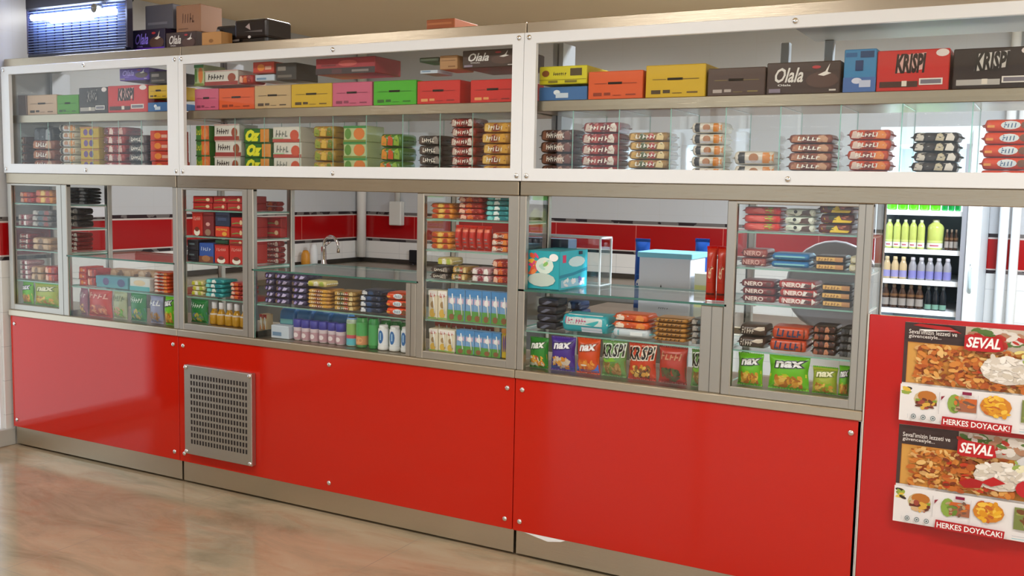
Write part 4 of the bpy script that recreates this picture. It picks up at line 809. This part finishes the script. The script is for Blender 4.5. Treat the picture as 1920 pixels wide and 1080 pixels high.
C('c_tan2', 'small tan box', 'standing on the red carton next to the dark green box', 824, 857, 104, dz=.146, D=.14)
C('olala', 'dark brown box with white script lettering', 'in the middle upper cabinet', 867, 967, 93, dz=.146)
C('c_blue', 'blue carton', 'under the lemon yellow one, right upper cabinet', 1005, 1100, 163)
C('c_yel2', 'lemon yellow printed carton', 'lying on the blue carton', 1004, 1100, 124, dz=.066)
C('c_orange', 'orange carton with hand slot', 'in the right upper cabinet', 1103, 1205, 133)
C('c_yellow', 'large yellow carton with hand slot', 'in the right upper cabinet', 1211, 1323, 121)
C('c_brown', 'plain dark brown carton with hand slot', 'in the right upper cabinet', 1327, 1435, 127)
C('olala', 'dark brown carton with white script lettering and goose', 'in the right upper cabinet', 1438, 1576, 116)
C('c_sky', 'tall blue carton', 'left of the red printed carton', 1583, 1644, 92)
C('kr_red', 'red carton with black and white lettering', 'in the right upper cabinet', 1645, 1781, 93)
C('kr_blk', 'black carton with outlined lettering', 'at the right end of the upper shelf', 1788, 1945, 89)
rb = DES['redpk']
S('redpk', 'snack_bag', 'snack bag', 'small red snack bag slumped', 'over the orange carton', 446, 474, 140, Z2, 1, .06, .1, 0, .122)
# ---------------------------------------------------------------- upper cabinets: stacks between the glass dividers
P = lambda des, desc, where, a, b, yt, n, z0=Z1, Y=.075, D=.13, name='biscuit_pack', cat='biscuit pack', **k: S(des, name, cat, desc, where, a, b, yt, z0, n, Y, D, **k)
P('brownbar', 'brown biscuit pack', 'in the far left compartment', 26, 48, 256, 4)
P('copper', 'reddish brown pack', 'left of the tall striped wafers', 58, 101, 262, 3)
P('dkbag', 'grey crumpled bag', 'on the reddish brown packs', 60, 100, 238, 1, dz=.155)
P('wafer', 'cream and dark wafer', 'in the left upper cabinet', 108, 140, 233, 6)
P('yelpurp', 'yellow box with purple print', 'in the left upper cabinet', 150, 184, 238, 4, name='biscuit_box', cat='biscuit box')
P('wave', 'red wavy-striped pack', 'right of the yellow boxes', 190, 234, 238, 5)
P('darkbar', 'dark brown pack', 'left of the orange-red boxes', 238, 276, 253, 4)
P('orred', 'orange-red box', 'left of the first mullion', 281, 318, 245, 4, name='biscuit_box', cat='biscuit box')
P('greenor', 'green and orange box with yellow script', 'beside the first mullion', 342, 393, 236, 3, name='cake_box', cat='cake box')
P('whitered', 'white box with red base band', 'left of the green-yellow boxes', 401, 450, 233, 3, name='cake_box', cat='cake box')
P('greenyel', 'green box with yellow lettering', 'in the middle upper cabinet', 457, 505, 241, 3, name='cake_box', cat='cake box')
P('whiteor', 'white box with orange fruit print', 'right of the green-yellow boxes', 511, 564, 238, 3, name='cake_box', cat='cake box')
P('goldpk', 'olive gold pack', 'right of the white boxes', 584, 628, 236, 4)
P('greenor2', 'pale green box with orange fruit', 'in the middle upper cabinet', 644, 689, 236, 3, name='cake_box', cat='cake box')
P('grnpk', 'green and orange pack', 'right of the pale green boxes', 708, 752, 251, 3)
P('darkbar', 'blackish brown pack', 'left of the dark red bars', 781, 829, 254, 4)
P('redbar', 'dark red bar pack', 'in the middle upper cabinet', 842, 892, 221, 6)
P('gold2', 'golden biscuit pack', 'left of the second mullion', 900, 958, 229, 5)
P('brownbar', 'brown bar pack', 'right of the second mullion', 1001, 1078, 243, 4)
P('redbar', 'dark red chocolate pack', 'in the right upper cabinet', 1087, 1163, 229, 5)
P('goldbar', 'brown and gold pack', 'left of the black-ended wafers', 1173, 1255, 248, 5)
P('wafer', 'white wafer with black end', 'in the right upper cabinet', 1294, 1359, 229, 5)
P('wafer', 'white wafer with black end', 'in the low stack right of centre', 1372, 1456, 283, 2)
P('copper', 'copper brown pack', 'in the right upper cabinet', 1474, 1564, 252, 5)
P('orangebar', 'orange and brown bar', 'left of the black packs', 1586, 1672, 243, 5)
P('blkwht', 'black and white pack', 'left of the bright orange packs', 1707, 1803, 248, 5)
P('orbig', 'bright orange pack', 'at the right end of the upper cabinet', 1838, 1942, 223, 5)
# ---------------------------------------------------------------- far left tower
z = [ZFT]+[q for q in ZSH]
T = lambda des, desc, where, a, b, yt, n, sh, Y=.05, D=.11, **k: P(des, desc, where, a, b, yt, n, z[sh]+.0005, Y, D, **k)
T('redpk', 'red snack pack', 'on the top shelf, far left tower', 35, 62, 360, 2, 4)
T('orpk', 'orange snack pack', 'on the top shelf, far left tower', 64, 98, 356, 2, 4)
T('dkbag', 'black bag', 'piled at the back of the far left tower', 120, 165, 352, 5, 4, Y=.17, D=.10, name='coffee_bag', cat='bag')
T('pinkwht', 'dull pink pack', 'on the second shelf, far left tower', 28, 52, 402, 2, 3)
T('greypk', 'grey-green pack', 'on the second shelf, far left tower', 56, 96, 394, 3, 3)
T('darkbar', 'black snack pack', 'at the back, second shelf far left', 112, 150, 390, 3, 3, Y=.17, D=.1)
T('redbar', 'dark red pack', 'on the third shelf, far left tower', 28, 54, 438, 3, 2)
T('beigepk', 'beige sausage-shaped pack', 'on the third shelf, far left tower', 58, 96, 446, 2, 2)
T('redbar', 'maroon snack pack', 'at the back, third shelf far left', 112, 150, 436, 4, 2, Y=.17, D=.1)
T('pinkwht', 'pink and white pack', 'on the fourth shelf, far left tower', 28, 54, 488, 4, 1)
T('beigepk', 'tan biscuit pack', 'on the fourth shelf, far left tower', 57, 80, 500, 2, 1)
T('redpk', 'faded red pack', 'on the fourth shelf, far left tower', 82, 104, 500, 2, 1)
B = lambda des, desc, where, a, b, yt, z0, Y=.05, D=.05: S(des, 'crisps_bag', 'crisps bag', desc, where, a, b, yt, z0+.0005, 1, Y, D, 0)
B('b_lime', 'green crisps bag', 'at the far left of the far left tower floor', 28, 56, 529, ZFT)
B('b_yelgr', 'yellow-green wide crisps bag', 'on the far left tower floor', 59, 104, 532, ZFT)
# ---------------------------------------------------------------- left case
M_ = lambda des, desc, where, a, b, yt, n, Y=.06, D=.12, **k: P(des, desc, where, a, b, yt, n, ZMID+.0005, Y, D, **k)
M_('orred', 'red and beige box', 'at the left end of the left case shelf', 134, 160, 500, 3, name='biscuit_box', cat='biscuit box')
M_('redpk', 'orange-red pack', 'beside the red and beige boxes', 163, 178, 504, 2)
M_('teaw', 'teal box with purple dots', 'on the left case shelf', 180, 240, 519, 1, name='tea_box', cat='box', D=.07)
M_('teawt', 'white and teal box', 'on the left case shelf', 243, 281, 522, 1, name='tea_box', cat='box', D=.07)
M_('beigepk', 'long tan biscuit pack', 'lying behind the teal box', 200, 250, 505, 2, Y=.16, D=.08)
M_('beigepk', 'long tan biscuit pack', 'lying behind the white and teal box', 254, 305, 508, 2, Y=.16, D=.08)
M_('orangebar', 'orange wafer bar', 'at the right end of the left case shelf', 286, 318, 511, 6)
for des, desc, a, b, yt in (('b_pinkor', 'mauve nut bag', 134, 158, 540), ('b_redc', 'wide red crisps bag', 160, 204, 542), ('b_ltgr', 'pale green snack bag', 207, 232, 547), ('b_dkgr', 'dark green and blue snack bag', 239, 268, 549), ('b_whbl', 'pale blue and tan snack bag', 276, 300, 556), ('b_lime', 'light green snack bag', 304, 322, 556)):
    B(des, desc, 'on the floor of the left case', a, b, yt, ZFW)
# ---------------------------------------------------------------- second tower
for k_, (a, b) in enumerate(((360, 396), (398, 424), (426, 455))):
    P('redbox', 'red biscuit box', ('left', 'middle', 'right')[k_]+' of three stacks, second tower top shelf', a, b, 368, 2, z[4]+.0005, .05, .17, name='biscuit_box', cat='biscuit box')
X = lambda des, desc, where, a, b, yt, n, sh, dz=0, D=.17, Y=.05: S(des, 'cake_box', 'cake box', desc, where, a, b, yt, z[sh]+.0005, n, Y, D, .5, dz)
X('icebox', 'tall red box with white pudding picture', 'on the second shelf, second tower', 360, 379, 398, 1, 3)
X('icebox2', 'tall maroon box', 'on the second shelf, second tower', 380, 400, 398, 1, 3)
X('redyel', 'red box with yellow lettering', 'under the navy box, second tower', 403, 429, 425, 1, 3)
X('navybox', 'navy blue box', 'on the red and yellow one, second tower', 403, 430, 398, 1, 3, dz=.052)
X('redbox', 'red flat box', 'right on the second shelf, second tower', 432, 457, 408, 2, 3)
X('blkbox', 'black box', 'left on the third shelf, second tower', 345, 371, 450, 2, 2)
X('bluebrn', 'bright blue box with brown base', 'on the third shelf, second tower', 373, 400, 456, 1, 2)
X('icebox', 'red box with white pudding picture', 'left of its twin, third shelf of second tower', 402, 428, 459, 1, 2)
X('icebox', 'red box with white pudding picture', 'right of its twin, third shelf of second tower', 430, 457, 459, 1, 2)
X('grnbox', 'dark green flat box', 'on the left red pudding box', 403, 427, 451, 1, 2, dz=.096)
X('redbox', 'red flat box', 'on the right red pudding box', 429, 457, 450, 1, 2, dz=.096)
def side(des, name, cat, desc, where, n, x, w_, y, d, z0, h):
    for i, od in enumerate(ords(n, 'topmost', 'bottom one', 'from top')):
        item(des, name, f'{desc}, {od}, {where}' if od else f'{desc} {where}', cat, f'{desc} stack {where}' if n > 1 else None, x+rnd.uniform(-.003, .003), y, z0+.0005+(n-1-i)*h/n, w_, d, h/n*.98, rnd.uniform(-.03, .03)*(n > 1))
side('redpk', 'biscuit_pack', 'biscuit pack', 'small red pack', 'at the back right, second tower top shelf', 2, -3.50, .12, .245, .04, z[4], .05)
side('redbox', 'biscuit_box', 'biscuit box', 'red box seen through the side glass', 'at the back, second shelf', 2, -3.50, .13, .25, .04, z[3], .10)
side('redbar', 'biscuit_pack', 'biscuit pack', 'red pack seen through the side glass', 'at the back, third shelf', 4, -3.50, .13, .25, .04, z[2], .115)
T('yelpk', 'yellow biscuit pack', 'on the fourth shelf, second tower', 357, 380, 527, 3, 1)
T('tealpk', 'teal biscuit pack', 'on the fourth shelf, second tower', 382, 418, 524, 4, 1)
T('redpk', 'orange-red biscuit pack', 'on the fourth shelf, second tower', 429, 457, 530, 4, 1)
ROW('juiceb', 'juice_bottle', 'bottle', 'small orange juice bottle', 'second tower floor', 386, 458, 570, ZFT+.0005, 5, .06, .06, .92)
B('b_dkgr', 'dark green snack pouch', 'left of the orange juice bottles', 349, 384, 562, ZFT)
# ---------------------------------------------------------------- middle case
for k_, (a, b) in enumerate(((484, 512), (514, 542), (544, 573))):
    M_('navybag', 'navy and lilac bag', ('left', 'middle', 'right')[k_]+' pile, middle case shelf', a, b, 511+2*k_, 5, D=.13, name='snack_bag', cat='snack bag')
M_('gold2', 'golden brown biscuit pack', 'right of the lilac bags', 574, 619, 543, 5)
M_('goldbar', 'amber biscuit pack', 'left of the navy packs', 623, 667, 547, 4)
S('yelpk', 'biscuit_pack', 'biscuit pack', 'pale yellow and white pack', 'lying on the golden brown packs', 574, 612, 527, ZMID, 1, .06, .1, 0, .1)
M_('navypk', 'navy pack with white logo', 'on the middle case shelf', 672, 715, 544, 4)
M_('orbig', 'bright orange biscuit pack', 'at the right end of the middle case', 721, 768, 549, 3)
ROW('juiceor', 'juice_carton', 'drink carton', 'yellow fruit drink carton', 'at the left end of the middle case', 486, 504, 590, ZFW+.0005, 2, .1, .05)
S('c_wht', 'water_pack', 'pack', 'pale blue wrapped drinks pack with red spot', 'on the middle case floor', 508, 541, 611, ZFW+.0005, 1, .05, .06, 0)
ROW('cupw', 'yogurt_drink_cup', 'cup', 'yogurt drink cup with violet lid', 'middle case', 543, 640, 604, ZFW+.0005, 6, .05, .06, .94)
ROW('bluebar', 'wrapped_tray', 'snack pack', 'blue wrapped pack', 'behind the violet-lidded cups', 520, 650, 583, ZFW+.0005, 4, .15, .08, .96)
ROW('canw', 'drink_can', 'can', 'white and green can with blue lid', 'right of the cups', 642, 661, 597, ZFW+.0005, 1, .05, .06, .95)
ROW('cann', 'drink_can', 'can', 'green can with orange picture', 'in the middle case', 662, 682, 597, ZFW+.0005, 1, .05, .06, .95)
ROW('cang', 'drink_can', 'can', 'plain green can', 'left of the white bottles', 684, 702, 599, ZFW+.0005, 1, .05, .06, .95)
ROW('cang', 'drink_can', 'can', 'green can standing behind', 'the white and blue bottles', 704, 766, 604, ZFW+.0005, 3, .13, .06, .9)
ROW('creamb', 'white_bottle', 'bottle', 'white bottle with blue oval label', 'right end, middle case', 702, 765, 613, ZFW+.0005, 3, .05, .055, .85)
# ---------------------------------------------------------------- third tower
T('orpk', 'orange and yellow snack pack', 'third tower, top shelf', 806, 850, 381, 3, 4)
T('redpk', 'red snack pack', 'third tower, top shelf', 856, 905, 369, 4, 4)
T('tealpk', 'turquoise snack pack', 'third tower, top shelf', 908, 956, 367, 5, 4)
T('orpk', 'orange snack pack', 'third tower, second shelf', 806, 846, 435, 3, 3)
ROW('redpak2', 'snack_packet', 'snack packet', 'upright red packet', 'third tower, second shelf', 848, 917, 424, z[3]+.0005, 5, .05, .05, .95)
T('orangebar', 'orange bar with white lettering', 'third tower, second shelf', 919, 956, 437, 3, 3)
T('darkbar', 'brown bar with pale print', 'third tower, third shelf', 805, 842, 500, 2, 2)
T('goldbar', 'brown and cream bar', 'third tower, third shelf', 844, 876, 500, 2, 2)
T('pinkwht', 'pink pack', 'third tower, third shelf', 879, 918, 503, 2, 2)
T('redpk', 'red and white pack', 'third tower, third shelf', 921, 956, 488, 3, 2)
S('yelpk', 'biscuit_pack', 'biscuit pack', 'small white and green pack', 'lying on the brown bars, third tower', 818, 848, 483, z[2]+.0005, 1, .06, .1, 0, .062)
ROW('milkw', 'milk_carton', 'drink carton', 'cream milk carton with straw', 'third tower, fourth shelf', 803, 837, 545, z[1]+.0005, 2, .045, .045)
ROW('milkb', 'milk_carton', 'drink carton', 'blue and green milk carton', 'third tower, fourth shelf', 839, 953, 546, z[1]+.0005, 7, .045, .045)
ROW('milkw', 'milk_carton', 'drink carton', 'cream milk carton with straw', 'third tower floor', 804, 853, 618, ZFT+.0005, 3, .045, .045)
ROW('milkb', 'milk_carton', 'drink carton', 'blue and green milk carton', 'third tower floor', 855, 938, 622, ZFT+.0005, 5, .045, .045)
ROW('juiceor', 'juice_carton', 'drink carton', 'orange fruit juice carton', 'behind on the third tower floor', 812, 925, 606, ZFT+.0005, 7, .13, .05)
ROW('yelpurp', 'juice_carton', 'drink carton', 'gold-coloured carton', 'at the right end, third tower floor', 940, 952, 617, ZFT+.0005, 1, .05, .05)
# ---------------------------------------------------------------- right case
x0 = float(at(984, 500, .05)[0]); x1 = float(at(1049, 500, .05)[0]); zt = float(at(1020, 471, .05)[2])
item('tealbox', 'tissue_carton', 'turquoise box with flowers standing on the right glass case', 'box', None, (x0+x1)/2, .05+.135, ZCASE+.0006, x1-x0, .27, zt-ZCASE)
ROW('redpak', 'snack_packet', 'snack packet', 'upright dark red packet with gold swirl', 'on the right glass case', 1321, 1361, 463, ZCASE+.0006, 2, .07, .05, .97)
M_('dnavy', 'black and navy pack', 'left end of the right case shelf', 1004, 1046, 560, 4, D=.1)
M_('napk', 'turquoise and white napkin pack', 'on the right case shelf', 1048, 1142, 590, 1, D=.14, name='napkin_pack', cat='napkin pack')
M_('navypk', 'navy and white pack', 'behind the turquoise napkin pack', 1062, 1090, 566, 3, Y=.22, D=.1)
M_('napk2', 'white and blue pack', 'under the orange wafers', 1144, 1219, 617, 1, D=.14, name='napkin_pack', cat='napkin pack')
S('orwafer', 'biscuit_pack', 'biscuit pack', 'orange and white wafer pack, upper of two', 'on the white and blue pack', 1148, 1216, 589, ZMID, 1, .065, .12, 0, .066)
S('orwafer', 'biscuit_pack', 'biscuit pack', 'orange and white wafer pack, lower of two', 'on the white and blue pack', 1146, 1218, 604, ZMID, 1, .065, .12, 0, .036)
M_('stick', 'brown and gold stick biscuit pack', 'right case', 1223, 1290, 597, 5)
M_('greypk', 'grey and red pack', 'right end of the right case shelf', 1294, 1331, 599, 4)
for des, desc, wh, a, b, yt in (('b_gdor', 'green and orange crisps bag', 'at the left end of the right case', 988, 1023, 634), ('b_purp', 'purple and blue crisps bag', 'on the right case floor', 1028, 1074, 633), ('b_orng', 'orange and blue crisps bag', 'on the right case floor', 1077, 1121, 636), ('b_kgreen', 'pale green crisps bag with black lettering', 'right of the orange bag', 1124, 1171, 641),
                        ('b_kred', 'orange-red crisps bag with black lettering', 'on the right case floor', 1174, 1227, 646), ('b_redbr', 'reddish brown crisps bag', 'on the right case floor', 1231, 1285, 652), ('b_kgreen', 'pale green crisps bag with black lettering', 'at the right end of the case', 1292, 1340, 658)):
    B(des, desc, wh, a, b, yt, ZFW, D=.06)
# ---------------------------------------------------------------- right tower
T('jelly', 'red and yellow-green bar', 'right tower, top shelf', 1392, 1467, 388, 3, 4, D=.13)
T('whtbrn', 'white and brown bar', 'right tower, top shelf', 1469, 1531, 392, 3, 4, D=.13)
T('yelredpk', 'yellow and maroon bar', 'right tower, top shelf', 1533, 1604, 383, 3, 4, D=.13)
T('nero2', 'reddish brown wafer pack', 'right tower, second shelf', 1388, 1440, 467, 2, 3, D=.13)
T('bluebar', 'blue wafer pack', 'right tower, second shelf', 1441, 1519, 475, 2, 3, D=.13)
T('goldwafer', 'gold and black wafer pack', 'right tower, second shelf', 1524, 1588, 480, 2, 3, D=.13)
T('creampk', 'cream pack', 'at the right end, right tower second shelf', 1590, 1608, 481, 2, 3, D=.13)
T('nero', 'dark red pack with white lettering', 'right tower, third shelf', 1386, 1454, 526, 3, 2, D=.13)
T('nerow', 'red pack with white ends', 'right tower, third shelf', 1456, 1533, 528, 3, 2, D=.13)
T('goldwafer', 'gold and black wafer pack', 'right tower, third shelf', 1536, 1601, 533, 3, 2, D=.13)
T('rocco', 'dark grey-brown pack with script', 'right tower, fourth shelf', 1383, 1437, 609, 2, 1, D=.13)
T('bisc', 'orange-red pack with outlined lettering', 'right tower, fourth shelf', 1440, 1516, 614, 2, 1, D=.13)
T('choc', 'dark chocolate pack', 'right tower, fourth shelf', 1520, 1570, 612, 4, 1, D=.13)
T('dkbag', 'black snack pack', 'at the right end, right tower fourth shelf', 1573, 1601, 616, 4, 1, D=.13)
for des, desc, wh, a, b, yt in (('b_lime', 'lime green crisps bag', 'at the left end of the right tower floor', 1380, 1428, 664), ('b_lime', 'large lime green crisps bag', 'centred on the right tower floor', 1438, 1516, 668), ('b_yelgr', 'olive and yellow crisps bag', 'on the right tower floor', 1520, 1568, 690), ('b_lime', 'narrow lime green crisps bag', 'at the right end of the right tower floor', 1570, 1592, 688)):
    B(des, desc, wh, a, b, yt, ZFT, D=.06)
q = at(1562, 480, .62)
o = link('round_tray', MB().lathe([(.182, 0), (.19, .004), (.19, .01), (.18, .016), (.165, .006), (.02, .006)], mat('#8a8688', .35, .3), 28).mesh('round_tray'), None, (float(q[0]), .64, .9865+.188), 0, math.radians(80))
tag(o, 'round grey tray standing on the rear table behind the right tower', 'tray')
# ---------------------------------------------------------------- on top of the steel cap
ZT = ZU1+.0455
K = lambda des, desc, where, a, b, yt, Y=.13, D=.2, dz=0, rz=0: S(des, 'cardboard_box', 'box', desc, where, a, b, yt, ZT, 1, Y, D, 0, dz, rz)
GZ = float(at(278, 55, .13)[2])-ZT+.002; KZ = float(at(339.5, 60, .13)[2])-ZT+.002
K('olala_p', 'black and violet box with script', 'on top beside the insect killer', 247, 309, 55)
K('olala', 'dark brown box with script', 'on top under the brown cardboard box', 311, 368, 60)
K('c_grey', 'grey-painted shaded front of the brown carton', 'on top behind the black and violet box', 272, 324, 9, Y=.17, D=.16, dz=GZ)  # one carton built as two boxes: grey shaded front, brown lit side
K('c_kraft', 'lit side of the brown cardboard box', 'standing on the dark brown script box', 330, 376, 9, Y=.17, D=.15, dz=KZ)
K('c_ktan', 'small tan cardboard box', 'on top left of the black machine', 378, 414, 60, Y=.05, D=.08)
K('c_oran2', 'flat orange-brown box', 'on top near the middle of the steel ledge', 799, 852, 36)
bx = at(405, 78, .15); bx1 = at(500, 78, .15); hz = float(at(450, 38, .15)[2])-ZT
o = empty('wrapped_machine', 'black film-wrapped machine lying on top of the cabinet', 'machine', (float(bx[0]+bx1[0])/2, .24, ZT), 0)
wb = float(bx1[0]-bx[0])
build(MB().bbox(-wb/2, wb/2, -.09, .09, .0, hz*.86, mat('#1d1816', .25), .012, 2), 'body', o)
build(MB().bbox(-wb*.1, wb/2+.01, -.10, .08, hz*.3, hz, mat('#2a2322', .18), .012, 2), 'film_wrap', o)
dm = MB(); decals(dm, [('P', [(.62, .72), (.7, .85), (.72, .6)], '#b8a8a8'), ('P', [(.05, .18), (.5, .22), (.5, .30), (.05, .24)], '#77706e'), ('E', .70, .35, .03, .05, '#e8e4e4'), ('P', [(.6, .55), (.95, .5), (.95, .58)], '#6a6464'), ('E', .08, .65, .04, .06, '#8a8484')], lambda u, v, o_: ((u-.5)*wb, -.1005-o_, v*hz), .2); build(dm, 'painted_glints', o)  # pale glints painted on the black film as flat patches
# ---------------------------------------------------------------- drinks cooler
YFR = 2.6
fx0, fx1 = float(at(1655, 480, YFR)[0])-.0, float(at(1800, 480, YFR)[0])
fr_ = empty('drinks_cooler', 'tall glass-fronted drinks cooler with white shelves at the back', 'fridge', (0, 0, 0))
WH = mat('#dfeaf4', .35); GR = mat('#8a8a90', .4)
build(MB().box(fx0-.05, fx0-.012, YFR, YB-.03, .08, 1.95, WH).box(fx1+.03, fx1+.10, YFR, YB-.03, .08, 1.95, WH).box(fx0-.05, fx1+.10, YB-.05, YB-.03, .08, 1.95, mat('#a4b0b4', .5)).box(fx0-.012, fx1+.03, YFR, YB-.05, 1.85, 1.95, WH).box(fx0-.012, fx1+.03, YFR, YB-.05, .02, .3, WH), 'cabinet', fr_)
build(MB().box(fx0-.014, fx0-.002, YFR-.03, YFR, .3, 1.85, WH).box(fx1, fx1+.03, YFR-.03, YFR, .3, 1.85, GR), 'door_frame', fr_)
do = build(MB().bbox(fx1+.032, fx1+.098, YFR-.05, YFR-.002, .1, 1.93, mat('#e8f2fa', .3), .004), 'door_side', fr_)
build(MB().tube([(fx1+.065, YFR-.052, 1.02), (fx1+.065, YFR-.075, 1.05), (fx1+.065, YFR-.075, 1.15), (fx1+.065, YFR-.052, 1.18)], .008, mat('#b8d0d8', .3), 8), 'door_handle', do)
fz = [float(at(1728, y, YFR)[2]) for y in (395, 468, 526, 582)]
for k_, zz in enumerate(fz): build(MB().box(fx0-.01, fx1+.028, YFR+.02, YB-.06, zz-.028, zz, mat('#f4f6f8', .3)), 'shelf', fr_)
fl = bpy.data.lights.new('cooler_light', 'AREA'); fl.shape = 'RECTANGLE'; fl.size = .36; fl.size_y = .04; fl.energy = 13; fl.color = (.86, .95, 1)
flo = bpy.data.objects.new('cooler_light', fl); COL.objects.link(flo); flo.parent = fr_; flo.location = ((fx0+fx1)/2, YFR+.02, 1.845); flo.rotation_euler = (math.radians(12), 0, 0)
FX = lambda px: float(at(px, 450, YFR+.05)[0])
def FR(des, name, cat, desc, where, px0, px1, h, zz, n, gap=.95, Y=YFR+.03):
    x0, x1 = FX(px0), FX(px1); w_ = (x1-x0)/n
    for i, od in enumerate(ords(n, 'leftmost', 'rightmost', 'from left')):
        item(des, name, f'{desc}, {od}, {where}' if od else f'{desc} {where}', cat, f'{desc} row {where}' if n > 1 else None, x0+w_*(i+.5), Y+w_/2, zz+.001, w_*gap, w_*gap, h)
FR('limecan', 'drink_can', 'can', 'lime green can', 'on the top cooler shelf', 1659, 1761, .12, fz[0], 5)
FR('grncan', 'drink_can', 'can', 'dark green can', 'on the top cooler shelf', 1762, 1799, .12, fz[0], 3)
FR('limeb', 'soda_bottle', 'bottle', 'pale lime soda bottle', 'second cooler shelf', 1659, 1734, .168, fz[1], 5)
FR('limeb', 'soda_bottle', 'bottle', 'wide yellow-green juice bottle', 'second cooler shelf', 1736, 1769, .172, fz[1], 1)
FR('darkb', 'cola_bottle', 'bottle', 'small dark bottle', 'right on the second cooler shelf', 1771, 1797, .12, fz[1], 3)
FR('tanb', 'milk_bottle', 'bottle', 'tan iced coffee bottle', 'third cooler shelf', 1658, 1704, .13, fz[2], 3)
FR('greyb', 'milk_bottle', 'bottle', 'grey and lilac bottle', 'third cooler shelf', 1706, 1788, .13, fz[2], 5)
FR('darkb', 'cola_bottle', 'bottle', 'dark brown bottle with pale label', 'fourth cooler shelf', 1658, 1738, .14, fz[3], 5)
FR('darkb2', 'cola_bottle', 'bottle', 'black bottle with pale green label', 'fourth cooler shelf', 1740, 1782, .14, fz[3], 3)
